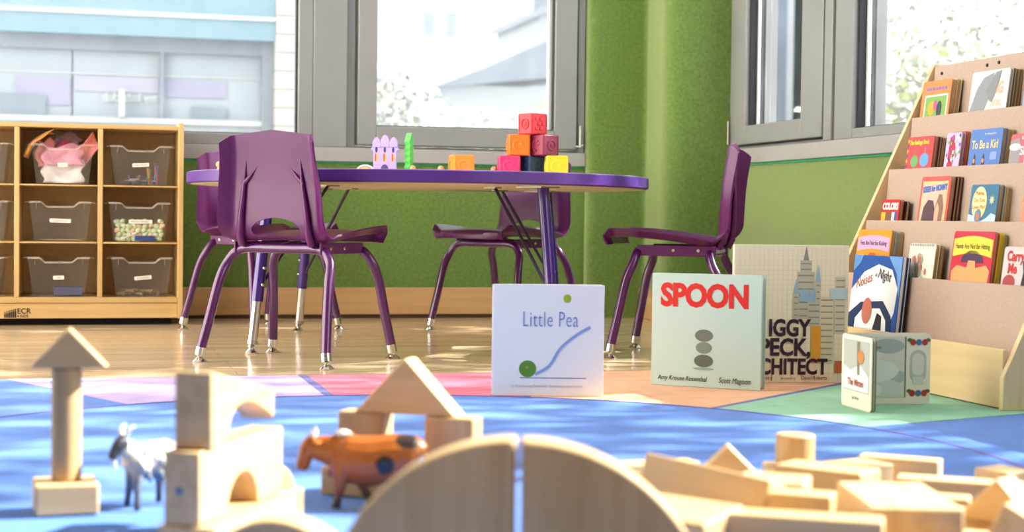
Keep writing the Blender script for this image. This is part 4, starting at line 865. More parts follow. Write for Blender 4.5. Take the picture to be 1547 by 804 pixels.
# white book
b = standing_book((-0.484, -2.293), -14.6, 0.2035, 0.205, 0.011, 7, '#e9e7e6', 'white square picture book with blue hand-lettered title standing on pink and peach wedges')
CB_ = flat('#6f83c0'); GRN = flat('#5b8a2c')
text('Little Pea', 0.0405, CB_, b, 0.053, 0.128, sx=0.62, bold=-0.0004, space=1.08)
shape(ell(0.1355, 0.1800, 0.0072, 0.0078), flat('#9fb02e'), b); shape(ell(0.0640, 0.0500, 0.0160, 0.0155), GRN, b); shape(ell(0.063, 0.053, 0.003, 0.003, 10), flat('#a88a5a'), b, y=-0.0009)
sw = [(0.078, 0.040), (0.104, 0.056), (0.124, 0.088), (0.152, 0.112), (0.178, 0.128)]
shape(ribbon([tuple(p[:2]) for p in catmull([(x, z, 0) for x, z in sw], 5)], 0.0055), flat('#8f9fd2'), b, y=-0.0007)
shape(rect_(0.050, 0.172, 0.0325, 0.0342), flat('#8286ad'), b)
text('by Amy Krouse Rosenthal', 0.0072, flat('#c9c2ae'), b, 0.034, 0.0165, sx=0.86); text('illustrated by Jen Corace', 0.0072, flat('#c9c2ae'), b, 0.103, 0.0165, sx=0.86)
# pale green book
b = standing_book((-0.121, -2.150), -41, 0.2225, 0.2215, 0.013, 6, '#b9cfc7', 'pale sage-green picture book with bold red title standing on the peach wedge')
RED = flat('#cf2a1f')
text('SPOON', 0.0610, RED, b, 0.0165, 0.1590, bold=0.0028, sx=0.89, space=0.97)
for (cz, ra, rb_, cc) in ((0.052, 0.0195, 0.0125, '#5f655a'), (0.0775, 0.0165, 0.0115, '#7c8377'), (0.1015, 0.0185, 0.0120, '#6c7266')): shape(ell(0.107, cz, ra, rb_), flat(cc), b)
shape(ell(0.107, 0.0365, 0.022, 0.0028), flat('#8da596'), b)
INKB = flat('#22211f'); text('Amy Krouse Rosenthal', 0.0135, INKB, b, 0.012, 0.0115, shear=0.22, sx=0.80); text('Scott Magoon', 0.0150, INKB, b, 0.138, 0.0110, shear=0.22, sx=0.76)
# tall cream book
b = standing_book((0.0565, -2.141), -10.0, 0.2345, 0.279, 0.013, 5, '#ece1ca', 'tall cream picture book of a drawn skyline with stencilled purple title')
GRID = flat('#dccfb6')
for i in range(1, 24): shape(rect_(0.0098*i, 0.0098*i+0.0005, 0.002, 0.277), GRID, b, name='grid_line', y=-0.0002)
for i in range(1, 28): shape(rect_(0.002, 0.2325, 0.0099*i, 0.0099*i+0.0005), GRID, b, name='grid_line', y=-0.0002)
GREY = flat('#b9b4a4'); GR2 = flat('#8f8d83'); SLB = flat('#8fb0cc')
def tower(x0, x1, z0, z1, m, cap=None, y=-0.0005):
    shape(rect_(x0, x1, z0, z1), m, b, y=y); n = max(2, int((z1-z0)/0.012))
    for i in range(n): shape(rect_(x0+0.002, x1-0.002, z0+(i+0.35)*(z1-z0)/n, z0+(i+0.55)*(z1-z0)/n), GR2, b, y=y-0.0003)
    if cap: shape([(x0, z1), (x1, z1), ((x0+x1)/2, z1+cap)], SLB, b, y=y)
tower(0.128, 0.164, 0.13, 0.225, GREY); tower(0.134, 0.158, 0.225, 0.248, GREY, None); shape([(0.140, 0.248), (0.152, 0.248), (0.1465, 0.276), (0.1455, 0.276)], GR2, b)
tower(0.120, 0.132, 0.12, 0.180, GREY, 0.030, -0.0012); tower(0.150, 0.176, 0.115, 0.165, GREY, 0.030, -0.0012); tower(0.166, 0.176, 0.165, 0.205, GREY, 0.035, -0.0014); tower(0.176, 0.204, 0.04, 0.175, flat('#cfc4a8'), None, -0.0010)
shape([(0.132, 0.165), (0.158, 0.165), (0.150, 0.190), (0.138, 0.190)], SLB, b, y=-0.0013); tower(0.206, 0.228, 0.10, 0.215, flat('#c9c3b2'), 0.0, -0.0010); shape(rect_(0.196, 0.232, 0.170, 0.192), flat('#b4ccd6'), b, y=-0.0014)
shape(rect_(0.158, 0.178, 0.040, 0.115), flat('#d99a34'), b, y=-0.0016); shape(rect_(0.208, 0.224, 0.02, 0.045), flat('#c9673a'), b, y=-0.0016)
for i in range(8): shape(ell(0.046, 0.050+i*0.0115, 0.006, 0.006, 12), flat('#a9b32e'), b, y=-0.0011-0.0001*i)
PUR = flat('#3a1833')
text('IGGY', 0.0470, PUR, b, 0.070, 0.0955, bold=0.0016, sx=0.78, y=-0.0020); text('PECK,', 0.0480, PUR, b, 0.052, 0.0560, bold=0.0016, sx=0.85, y=-0.0020); text('ARCHITECT', 0.0440, PUR, b, 0.0085, 0.0180, bold=0.0014, sx=0.78, y=-0.0020)
text('Andrea Beaty', 0.0115, flat('#8a4a2c'), b, 0.030, 0.0065, sx=0.8, y=-0.0020); text('illustrated by', 0.0065, flat('#8a6a4c'), b, 0.098, 0.0070, sx=0.85, y=-0.0020); text('David Roberts', 0.0115, flat('#8a4a2c'), b, 0.139, 0.0065, sx=0.8, y=-0.0020)
# open board book
hx, hy = 0.104, -2.522
b = empty('board_book', (hx, hy, RZ+0.0005), 0, 'small open board book with snowy drawings standing on the green wedge', 'book')
CRM = flat('#e8e2cc'); OUT = flat('#3a332a')
L_ = empty('left_leaves', (0, 0, 0), rad(-94)); L_.parent = b; L_.name = 'left_leaves'
MB().prism(rrect(0, 0.128, 0, 0.128, 0.007), 0.0, 0.0022, 'y').build('front_cover', CRM, L_)
for i in range(3): MB().prism(rrect(0, 0.127, 0.0006, 0.1275, 0.007), 0.0026+0.0024*i, 0.0046+0.0024*i, 'y').build('leaf', (flat('#4a3a2c'), flat('#c7b78f'), flat('#6a5a44'))[i], L_)
shape(rect_(0.008, 0.120, 0.030, 0.120), flat('#b9bab0'), L_); shape([(0.01, 0.032), (0.118, 0.032), (0.118, 0.060), (0.08, 0.078), (0.04, 0.066), (0.01, 0.074)], flat('#ecebe6'), L_, y=-0.0008)
shape([(0.070, 0.060), (0.080, 0.060), (0.080, 0.118), (0.068, 0.118)], flat('#8a7a64'), L_, y=-0.0010); shape(ell(0.085, 0.092, 0.014, 0.012), flat('#c98a4a'), L_, y=-0.0011)
text('The Mitten', 0.017, flat('#b0463c'), L_, 0.064, 0.040, y=-0.0013, align='CENTER', sx=0.9, bold=0.0003); text('Jan Brett', 0.008, flat('#6a6252'), L_, 0.064, 0.016, y=-0.0008, align='CENTER')
R_ = empty('right_leaf', (0, 0, 0), rad(-9)); R_.parent = b
MB().prism(rrect(0.002, 0.164, 0, 0.128, 0.007), 0.0, 0.0040, 'y').build('leaf', CRM, R_); MB().prism(rrect(0.002, 0.165, 0, 0.1285, 0.007), 0.0042, 0.0062, 'y').build('back_cover', flat('#b9a986'), R_)
shape(rect_(0.004, 0.116, 0.012, 0.122), flat('#d6d4c2'), R_); shape(rect_(0.116, 0.1185, 0.012, 0.122), flat('#5c6250'), R_)
for (x, z, a, c) in ((0.030, 0.095, 0.05, '#dcdcd2'), (0.085, 0.105, 0.030, '#a9b0ac'), (0.060, 0.060, 0.045, '#e2e2da'), (0.092, 0.050, 0.028, '#b3bab4'), (0.076, 0.030, 0.035, '#d0d4cc'), (0.045, 0.026, 0.03, '#e4e4dc')): shape([(max(0.005, min(0.115, p[0])), max(0.013, min(0.121, p[1]))) for p in ell(x, z, a, a*0.45, 20)], flat(c), R_, y=-0.0006-0.0001*random.random())
shape(rect_(0.044, 0.054, 0.072, 0.121), flat('#7d7358'), R_, y=-0.0009); shape(rect_(0.046, 0.072, 0.100, 0.104), flat('#8d8468'), R_, y=-0.0009)
shape(rrect(0.126, 0.156, 0.040, 0.098, 0.014), flat('#b9bfae'), R_); shape(rrect(0.130, 0.152, 0.052, 0.092, 0.010), flat('#d6d8c8'), R_, y=-0.0007); shape(rect_(0.131, 0.151, 0.036, 0.050), flat('#cfd2c2'), R_, y=-0.0007)
for z in (0.112, 0.020):
    for dx_, c in ((-0.011, '#b3402f'), (0.0, '#4a74a8'), (0.011, '#b3402f')): shape(ell(0.142+dx_, z, 0.0055, 0.006, 12), flat(c), R_, y=-0.0006)
    for dx_ in (-0.017, 0.017): shape(ell(0.142+dx_, z+0.004, 0.005, 0.0035, 10), flat('#4f6a3a'), R_, y=-0.0005)

# ------------------------------------------------------------------ toys on the table
def on_table(x, y): return (x, y, TH + 0.0003)
def cube(x, y, z, a, col, label, motif):
    s = 0.0275; m = mat('rubber_' + col, col, 0.38, noise=50, var=0.05)
    e = empty('rubber_cube', (x, y, z), rad(a), label, 'toy cube', 'soft rubber cubes on the table')
    MB().box(-s, s, -s, s, 0.0, 2*s).build('body', m, e, bevel=0.0035, seg=3)
    for f in range(4):
        g = empty('raised_face', (0, 0, 0), PI/2*f); g.parent = e
        fr = MB()
        for (x0, x1, z0, z1) in ((-s+0.003, s-0.003, 0.003, 0.0055), (-s+0.003, s-0.003, 2*s-0.0055, 2*s-0.003), (-s+0.003, -s+0.0055, 0.0055, 2*s-0.0055), (s-0.0055, s-0.003, 0.0055, 2*s-0.0055)): fr.box(x0, x1, -s-0.0012, -s+0.001, z0, z1)
        tag(fr.build('border', m, g), kind='stuff')
        if motif[f % len(motif)] == 'o':
            ring = [(0.013*math.cos(t), 0, s + 0.013*math.sin(t)) for t in [2*PI*i/20 for i in range(21)]]
            MB().tube([(p[0], -s-0.0005, p[2]) for p in ring], 0.0022, 8, False).build('motif', m, g, 60); MB().sphere((0, -s, s), (0.006, 0.0025, 0.007), 12, 8).build('motif', m, g, 60)
        elif motif[f % len(motif)] == 'd':
            for (dx, dz) in ((-0.012, 0.012), (0.004, 0.012), (-0.004, 0.0), (0.012, 0.0), (-0.012, -0.012), (0.004, -0.012)): MB().box(dx-0.005, dx+0.005, -s-0.0022, -s+0.001, s+dz-0.0045, s+dz+0.0045).build('motif', m, g, bevel=0.0015)
        elif motif[f % len(motif)] == '8':
            for dz in (-0.007, 0.007):
                MB().tube([(0.006*math.cos(t), -s-0.0005, s+dz+0.0065*math.sin(t)) for t in [2*PI*i/16 for i in range(17)]], 0.002, 8, False).build('motif', m, g, 60)
        else:
            MB().sphere((0.007, -s, s+0.004), (0.005, 0.0022, 0.006), 12, 8).build('motif', m, g, 60)
            MB().tube([(0.013*math.cos(t)-0.002, -s-0.0005, s-0.001+0.013*math.sin(t)) for t in [0.9+4.0*i/16 for i in range(17)]], 0.0026, 8).build('motif', m, g, 60)
    return e
zt = TH + 0.0003; hc = 0.0554
cube(-0.259, -1.055, zt, 2, '#f0922c', 'plain amber rubber cube standing alone on the table', 'wwww')
cube(-0.139, -1.088, zt, -11, '#e03a72', 'hot pink rubber cube in the bottom row of the stack', 'wdwo')
cube(-0.076, -1.085, zt, 22, '#1f3f66', 'navy rubber cube between the pink and yellow cubes', '8www')
cube(-0.026, -1.145, zt, -12, '#efd02f', 'yellow rubber cube in the bottom row of the stack', 'wodw')
cube(-0.114, -1.088, zt+hc, -10, '#f07a22', 'orange rubber cube on the pink cube', 'wodw')
cube(-0.050, -1.112, zt+hc, 27, '#8a2745', 'maroon rubber cube in the middle row of the stack', 'oddw')
cube(-0.078, -1.098, zt+2*hc, 27, '#d9222f', 'red rubber cube topping the stack', 'dwdo')
# rainbow block
rb = empty('rainbow_block', on_table(-0.500, -0.985), rad(-17), 'small wooden rainbow arch block beside the purple castle', 'toy block')
for i, c in enumerate(('#f1eef0', '#e87f8c', '#f2d25c', '#9ccf6a', '#8fc0e0', '#c3a6dd', '#f1eef0')):
    r1 = 0.0275 - 0.0034*i; r0 = r1 - 0.0034 if i < 6 else 0.0005
    MB().prism(ell(0, 0, r1, r1, 20, 0, PI) + ell(0, 0, r0, r0, 20, PI, 0), -0.010, 0.010, 'y').build('arch_band', flat(c), rb)
cs = empty('castle_block', on_table(-0.452, -1.005), rad(-17), 'lilac wooden castle block with three pointed towers', 'toy block')
LILC = mat('lilac_paint', '#b9a3e3', 0.5)
MB().prism([(-0.030, 0), (0.030, 0), (0.030, 0.062), (0.036, 0.066), (0.036, 0.072), (-0.036, 0.072), (-0.036, 0.066), (-0.030, 0.062)], -0.010, 0.010, 'y').build('wall', LILC, cs, bevel=0.001)
for x, hh in ((-0.022, 0.0), (0.0, 0.006), (0.022, 0.0)):
    MB().prism([(x-0.0105, 0.0725), (x+0.0105, 0.0725), (x+0.011, 0.085+hh), (x+0.006, 0.096+hh), (x, 0.100+hh), (x-0.006, 0.096+hh), (x-0.011, 0.085+hh)], -0.009, 0.009, 'y').build('tower', LILC, cs, bevel=0.001)
    shape(ell(x, 0.066, 0.0032, 0.0075), flat('#4a3f66'), cs, y=-0.0102); shape(rect_(x-0.0035, x, 0.036, 0.056), flat('#d9482f'), cs, y=-0.0103); shape(rect_(x, x+0.0035, 0.036, 0.056), flat('#ecc23c'), cs, y=-0.0103)
shape(ell(0, 0.014, 0.010, 0.014, 16, 0, PI), flat('#5a4a7e'), cs, y=-0.0103)
tag(MB().prism([(-0.006, 0), (0.006, 0)] + [(0.0085 if i % 2 else 0.0055, 0.012+0.0085*i) for i in range(11)] + [(0.0, 0.112)] + [(-(0.0085 if i % 2 else 0.0055), 0.012+0.0085*i) for i in reversed(range(11))], -0.010, 0.010, 'y').build('tree_block', mat('green_paint', '#4cb648', 0.45), bevel=0.0012, loc=on_table(-0.392, -1.022), rot=(0, 0, rad(35))), 'green wooden wavy-edged tree block beside the castle', 'toy block')
for i, (x, y, lb) in enumerate(((-0.384, -1.030, 'small pale wooden peg figure beside the green tree block'), (-0.311, -1.045, 'small pale wooden peg figure by the amber cube'), (-0.176, -1.075, 'small pale wooden peg figure behind the pink cube'), (-0.872, -0.900, 'wooden peg figure near the table rim behind the chair back'))):
    e = empty('peg_figure', on_table(x, y), 0, lb, 'peg figure', 'wooden peg figures on the table'); zz = 0.010 if i < 3 else 0.014
    MB().lathe([(0.007, 0), (0.0075, 0.003), (0.006, zz*0.8), (0.004, zz+0.001)], 16).build('body', BW[2], e, 50); MB().sphere((0, 0, zz+0.0085), 0.0088, 14, 10).build('head', BW[0], e, 80)

# ------------------------------------------------------------------ wooden building blocks
BV = 0.0028
def put(o, x, y, z, rz, label, group, rx=0.0, ry=0.0):
    o.location = (x, y, z); o.rotation_euler = (rx, ry, rad(rz)); return tag(o, label, 'block', group)
def blk(l, w_, h, grain=0): return MB().box(-l/2, l/2, -w_/2, w_/2, 0, h).build('building_block', BW[grain], bevel=BV, seg=3)
def tri(l, h, t): return MB().prism([(-l/2, 0), (l/2, 0), (0, h)], -t/2, t/2, 'y').build('triangle_block', BW[0], bevel=BV, seg=3)
def cyl(d, h): return MB().lathe([(d/2-0.002, 0), (d/2, 0.002), (d/2, h-0.002), (d/2-0.002, h)], 36).build('cylinder_block', BW[2], smooth=40)
def arch(l, h, t, r): return MB().prism([(-l/2, 0), (-r, 0)] + [(-r*math.cos(PI*i/18), r*math.sin(PI*i/18)) for i in range(1, 18)] + [(r, 0), (l/2, 0), (l/2, h), (-l/2, h)], -t/2, t/2, 'y').build('arch_block', BW[0], bevel=0.002, seg=2)
def halfround(r, t): return MB().prism(ell(0, 0, r, r, 28, 0, PI), -t/2, t/2, 'y').build('half_round_block', BW[0], bevel=0.002, seg=2)
def quarter(r, t): return MB().prism([(0, 0)] + ell(0, 0, r, r, 26, 0, PI/2), -t/2, t/2, 'y').build('quarter_round_block', BW[2], bevel=0.003, seg=3)
G1 = 'blocks of the peaked tower'; G2 = 'blocks of the arch tower'; G3 = 'blocks of the gateway'
Z0 = RZ + 0.0003
put(blk(0.067, 0.066, 0.0335), -1.2275, -3.311, Z0, 5, 'square wooden block forming the foot of the peaked tower', G1)
put(cyl(0.0325, 0.1245), -1.2265, -3.311, Z0+0.0337, 20, 'tall wooden cylinder standing on the square foot block', G1)
put(tri(0.084, 0.044, 0.035), -1.2235, -3.311, Z0+0.1584, -2, 'wooden triangle block balanced on the tall cylinder', G1)
# arch tower
AX, AY = -1.103, -3.612; AD = Vector((0.49, 0.872)); AN_ = Vector((-0.872, 0.49)); ARZ = math.degrees(math.atan2(AD.y, AD.x))
c = Vector((AX, AY)) + AD*0.100 + AN_*0.0185
put(blk(0.20, 0.060, 0.0345), c.x + 0.004, c.y - 0.006, Z0, ARZ, 'flat wooden block lying under the stained arch block', G2)
a_ = put(arch(0.200, 0.070, 0.037, 0.037), c.x, c.y, Z0+0.0347, ARZ, 'wooden arch block with a small blue stain on its end', G2)
shape(ell(0, 0, 0.0045, 0.0040, 14), mat('blue_ink_stain', '#5f7886', 0.8), a_, y=0, name='ink_stain').matrix_local = Matrix.Translation((-0.1002, 0.002, 0.033)) @ Matrix.Rotation(-PI/2, 4, 'Z')
up = MB().prism([(-0.092, 0), (-0.046, 0)] + [tuple(p[:2]) for p in bez((-0.044, 0.004, 0), (-0.022, 0.060, 0), (0.112, 0.008, 0), 12)] + [(0.122, 0.003), (0.122, 0.036), (-0.092, 0.0745)], -0.0185, 0.0185, 'y').build('curved_arch_block', BW[0], bevel=0.003, seg=3)
c2 = Vector((AX, AY)) + AD*0.104 + AN_*0.0245
put(up, c2.x, c2.y, Z0+0.1049, ARZ + 7, 'curved half-arch block resting askew on the arch block', G2)
c3 = Vector((-1.016, -3.415))
put(blk(0.066, 0.036, 0.0345), c3.x, c3.y, Z0, 30, 'small wooden block seen through the arch opening', G2)
put(halfround(0.029, 0.033), c3.x - 0.006, c3.y - 0.002, Z0+0.0347, 30, 'half-round wooden block on the small block behind the arch', G2)
put(halfround(0.072, 0.036), -1.045, -3.772, Z0, -28, 'half-round wooden block with lit rim close to the arch tower', G2)
# gateway
GR = -34
gd = Vector((math.cos(rad(GR)), math.sin(rad(GR)))); gn = Vector((-gd.y, gd.x))
def gp(px_, py_, dep): return Vector((px_, py_)) + gn*dep
q = gp(-0.9045, -3.288, 0.030); put(blk(0.085, 0.060, 0.033), q.x, q.y, Z0, GR, 'wooden block at the foot of the gateway behind the brown toy cow', G3)
q = gp(-0.897, -3.276, 0.020); put(blk(0.058, 0.034, 0.0645, 2), q.x, q.y, Z0+0.0332, GR, 'upright wooden block of the gateway above the brown toy cow', G3)
q = gp(-0.806, -3.350, 0.030); put(blk(0.062, 0.060, 0.033), q.x, q.y, Z0, GR, 'wooden foot block under the other gateway upright', G3)
q = gp(-0.8065, -3.347, 0.020); put(blk(0.060, 0.034, 0.0645, 2), q.x, q.y, Z0+0.0332, GR, 'upright wooden block of the gateway beside the large quarter rounds', G3)
q = gp(-0.8515, -3.312, 0.020); put(tri(0.128, 0.066, 0.034), q.x, q.y, Z0+0.0979, GR, 'large wooden triangle bridging the two gateway uprights', G3)
# two quarter rounds forming a half disc
QG = 'quarter rounds forming a half disc'
put(quarter(0.1545, 0.036), -0.874, -3.912, Z0, -15, 'large quarter-round wooden block, the half disc side nearer the heap of blocks', QG)
o = quarter(0.1545, 0.036); o.data.transform(Matrix.Diagonal((-1, 1, 1, 1))); o.data.flip_normals()
put(o, -0.8765, -3.9065, Z0, -16.5, 'large quarter-round wooden block, the half disc side nearer the toy cow', QG)
# heap
GH = 'wooden blocks heaped on the blue rug'
L1 = [(-.556, -3.31, .14, .035, 7), (-.491, -3.412, .14, .035, -19), (-.385, -3.372, .07, .07, -17), (-.298, -3.362, .07, .055, 15), (-.222, -3.33, .10, .035, -40),
      (-.240, -3.500, .14, .04, -35), (-.155, -3.455, .048, .048, 20), (-.598, -3.645, .14, .07, 5), (-.348, -3.568, .14, .035, -35), (-.180, -3.612, .07, .07, -24),
      (-.471, -3.566, .14, .07, -52), (-.583, -3.751, .14, .07, 21), (-.34, -3.693, .07, .07, 41), (-.303, -3.782, .07, .07, -56), (-.603, -3.524, .07, .07, -58), (-.386, -3.81, .07, .07, -40),
      (-.426, -3.719, .07, .07, 31), (-.245, -3.69, .14, .035, -46), (-.544, -3.47, .07, .07, -47), (-.697, -3.761, .07, .07, 21), (-.488, -3.836, .1, .07, 18), (-.385, -3.462, .07, .055, -20)]
LBL = ['long narrow wooden block at the back edge of the heap, pointing to the quarter rounds', 'long narrow wooden block in the heap carrying a small triangle', 'square wooden block in the heap carrying the short cylinder', 'short wooden block beside the square block with the cylinder',
       'narrow wooden block at the heap edge nearest the book display', 'long narrow wooden block running along the heap edge towards the lone square block', 'small square wooden block standing apart at the heap end']
for i, (x, y, l, w_, r) in enumerate(L1):
    h = 0.035 if i != 6 else 0.038
    kind = 'long' if l > 0.12 else ('square' if abs(l-w_) < 0.01 else 'short')
    lb = LBL[i] if i < len(LBL) else {'long': 'long wooden block lying flat in the bottom layer of the heap', 'square': 'square wooden block lying flat in the bottom layer of the heap', 'short': 'short wooden block lying flat in the bottom layer of the heap'}[kind]
    put(blk(l, w_, h), x, y, Z0, r, lb, GH)
ZU = Z0 + 0.0353
put(cyl(0.047, 0.038), -0.385, -3.372, ZU, 0, 'short fat wooden cylinder standing on a square block in the heap', GH)
put(tri(0.070, 0.034, 0.034), -0.488, -3.412, ZU, -19, 'small wooden triangle on top of the heap', GH)
put(blk(0.145, 0.085, 0.035), -0.462, -3.762, ZU, -104, 'broad flat wooden block lying across the top of the heap', GH)
put(blk(0.070, 0.066, 0.035), -0.538, -3.648, ZU, -32, 'square wooden block on top of the heap beside the small arch', GH)
put(arch(0.075, 0.036, 0.034, 0.017), -0.555, -3.733, ZU, -35, 'small wooden arch block on top of the heap', GH)
put(blk(0.150, 0.030, 0.050), -0.622, -3.668, ZU + 0.001, -58, 'long wooden block tipped on its edge at the quarter-round side of the heap', GH, rx=rad(-16), ry=rad(4))
put(blk(0.115, 0.066, 0.035), -0.694, -3.775, ZU, -55, 'bright wooden block lying tilted beside the quarter rounds', GH, rx=rad(8))
put(tri(0.072, 0.036, 0.035), -0.662, -3.588, ZU, 30, 'wooden triangle lying between the tipped block and the quarter rounds', GH)
put(blk(0.14, 0.035, 0.035), -0.596, -3.838, ZU, -30, 'long narrow wooden block on top of the heap in front of the small arch', GH)
put(tri(0.090, 0.045, 0.036), -0.335, -3.742, ZU, -60, 'wooden triangle on the heap beside the broad flat block', GH)
put(blk(0.060, 0.034, 0.034), -0.385, -3.842, ZU + 0.004, 35, 'small wooden block tipped against the broad flat block', GH, rx=rad(24))
put(blk(0.10, 0.05, 0.035), -0.452, -3.592, ZU, -52, 'short wooden block on top of the heap behind the broad flat block', GH)
put(cyl(0.034, 0.07), -0.268, -3.80, ZU + 0.017, 20, 'wooden cylinder lying on its side at the near end of the heap', GH, rx=PI/2)
put(blk(0.07, 0.035, 0.034), -0.515, -3.90, Z0, -20, 'short wooden block at the near edge of the heap', GH)

# ------------------------------------------------------------------ toy animals
def toy_mat(name, base, stops, spot=None, spot_scale=30, thr=0.62, rough=0.3, dots=()):
    """colour by body height (paint bands of the toy itself) plus painted spots"""
    m = bpy.data.materials.new(name); m.use_nodes = True; nt = m.node_tree; b = nt.nodes['Principled BSDF']; b.inputs['Roughness'].default_value = rough
    tc = nt.nodes.new('ShaderNodeTexCoord'); sp = nt.nodes.new('ShaderNodeSeparateXYZ'); nt.links.new(tc.outputs['Object'], sp.inputs[0])
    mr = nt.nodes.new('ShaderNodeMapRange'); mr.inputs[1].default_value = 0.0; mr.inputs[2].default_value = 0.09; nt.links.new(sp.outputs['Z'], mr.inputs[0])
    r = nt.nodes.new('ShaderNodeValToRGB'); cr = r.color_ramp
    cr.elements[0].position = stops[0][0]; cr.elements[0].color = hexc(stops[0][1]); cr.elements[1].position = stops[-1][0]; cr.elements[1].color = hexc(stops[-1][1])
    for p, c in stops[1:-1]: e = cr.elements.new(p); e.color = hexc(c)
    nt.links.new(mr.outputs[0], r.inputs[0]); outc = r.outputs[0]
    n = nt.nodes.new('ShaderNodeTexNoise'); n.inputs['Scale'].default_value = spot_scale; n.inputs['Detail'].default_value = 2; nt.links.new(tc.outputs['Object'], n.inputs['Vector'])
    if spot:
        st_ = nt.nodes.new('ShaderNodeMapRange'); st_.inputs[1].default_value = thr; st_.inputs[2].default_value = thr + 0.05; nt.links.new(n.outputs['Fac'], st_.inputs[0])
        mx = nt.nodes.new('ShaderNodeMix'); mx.data_type = 'RGBA'; nt.links.new(st_.outputs[0], mx.inputs[0]); nt.links.new(outc, mx.inputs[6]); mx.inputs[7].default_value = hexc(spot); outc = mx.outputs[2]
    for (sx0, sy0, sz0, sr, sc_) in dots:          # painted patches at fixed places on the toy
        cb = nt.nodes.new('ShaderNodeCombineXYZ'); cb.inputs[0].default_value, cb.inputs[1].default_value, cb.inputs[2].default_value = sx0, sy0, sz0
        ds = nt.nodes.new('ShaderNodeVectorMath'); ds.operation = 'DISTANCE'; nt.links.new(tc.outputs['Object'], ds.inputs[0]); nt.links.new(cb.outputs[0], ds.inputs[1])
        nz_ = nt.nodes.new('ShaderNodeMath'); nz_.operation = 'MULTIPLY_ADD'; nt.links.new(n.outputs['Fac'], nz_.inputs[0]); nz_.inputs[1].default_value = sr*0.9; nt.links.new(ds.outputs['Value'], nz_.inputs[2])
        mr2 = nt.nodes.new('ShaderNodeMapRange'); mr2.inputs[1].default_value = sr*1.55; mr2.inputs[2].default_value = sr*1.25; nt.links.new(nz_.outputs[0], mr2.inputs[0])
        mx2 = nt.nodes.new('ShaderNodeMix'); mx2.data_type = 'RGBA'; nt.links.new(mr2.outputs[0], mx2.inputs[0]); nt.links.new(outc, mx2.inputs[6]); mx2.inputs[7].default_value = hexc(sc_); outc = mx2.outputs[2]
    nt.links.new(outc, b.inputs['Base Color'])
    n2 = nt.nodes.new('ShaderNodeTexNoise'); n2.inputs['Scale'].default_value = 260; nt.links.new(tc.outputs['Object'], n2.inputs['Vector'])
    bp = nt.nodes.new('ShaderNodeBump'); bp.inputs['Strength'].default_value = 0.35; bp.inputs['Distance'].default_value = 0.001; nt.links.new(n2.outputs['Fac'], bp.inputs['Height']); nt.links.new(bp.outputs[0], b.inputs['Normal'])
    m.diffuse_color = hexc(base); return m
def body_mesh(name, parts, m, parent, voxel=0.0011, smooth=6):
    mb = MB()
    for path, radii in parts: mb.tube(catmull(path, 4), [r for r in interp(radii, 4)], 14)
    o = mb.build(name, m, parent, smooth=180)
    rm = o.modifiers.new('fuse', 'REMESH'); rm.mode = 'VOXEL'; rm.voxel_size = voxel; rm.use_smooth_shade = True
    sm_ = o.modifiers.new('soften', 'SMOOTH'); sm_.factor = 0.5; sm_.iterations = smooth
    return o
def interp(rs, n):
    rs = [r if isinstance(r, tuple) else (r, r) for r in rs]; out = []
    for a, b in zip(rs[:-1], rs[1:]):
        for k in range(n): t = k/n; out.append((a[0]+(b[0]-a[0])*t, a[1]+(b[1]-a[1])*t))
    out.append(rs[-1]); return out
# brown cow, head lowered
cw = empty('toy_cow', (-0.898, -3.352, Z0), rad(163), 'orange-brown toy cow with black patches and lowered head in front of the gateway', 'toy animal')
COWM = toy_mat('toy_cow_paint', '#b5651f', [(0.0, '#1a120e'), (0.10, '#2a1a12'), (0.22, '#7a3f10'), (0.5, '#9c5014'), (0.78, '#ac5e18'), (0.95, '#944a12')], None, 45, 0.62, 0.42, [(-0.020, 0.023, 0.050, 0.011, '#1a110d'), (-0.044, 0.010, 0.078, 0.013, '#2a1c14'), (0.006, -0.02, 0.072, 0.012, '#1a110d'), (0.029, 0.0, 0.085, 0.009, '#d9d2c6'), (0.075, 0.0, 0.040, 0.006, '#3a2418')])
cp = [([(-0.056, 0, 0.054), (-0.050, 0, 0.057), (-0.030, 0, 0.056), (0.0, 0, 0.052), (0.026, 0, 0.055), (0.040, 0, 0.058)], [(0.012, 0.016), (0.020, 0.025), (0.023, 0.0275), (0.024, 0.029), (0.021, 0.027), (0.013, 0.019)]),
      ([(0.020, 0, 0.078), (0.030, 0, 0.080), (0.040, 0, 0.073)], [0.006, 0.0075, 0.006]),
      ([(0.034, 0, 0.061), (0.048, 0, 0.064), (0.063, 0, 0.066)], [(0.014, 0.020), (0.011, 0.0165), (0.0095, 0.0125)]),
      ([(0.060, 0, 0.077), (0.067, 0, 0.068), (0.072, 0, 0.055), (0.0745, 0, 0.046), (0.0755, 0, 0.041)], [(0.0075, 0.0075), (0.0110, 0.0105), (0.0090, 0.0085), (0.0084, 0.0080), (0.0080, 0.0060)]),
      ([(0.036, 0, 0.048), (0.042, 0, 0.038), (0.036, 0, 0.034)], [(0.003, 0.007), (0.002, 0.005), (0.0012, 0.002)]),
      ([(-0.022, 0, 0.028), (-0.032, 0, 0.029)], [(0.006, 0.004), (0.007, 0.005)])]
for (x0, y0, kn, fx) in ((0.028, 0.012, 0.030, 0.034), (0.020, -0.012, 0.010, -0.001), (-0.042, 0.013, -0.048, -0.044), (-0.040, -0.013, -0.050, -0.052)):
    cp.append(([(x0, y0*0.8, 0.048), (kn, y0, 0.028), ((kn+fx)/2, y0, 0.015), (fx, y0, 0.006), (fx+0.001, y0, 0.0002)], [(0.011, 0.013), (0.0066, 0.0074), (0.0045, 0.005), (0.0044, 0.005), (0.0054, 0.006)]))
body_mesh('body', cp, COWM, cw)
HORN = mat('toy_horn', '#d9cdb4', 0.4)
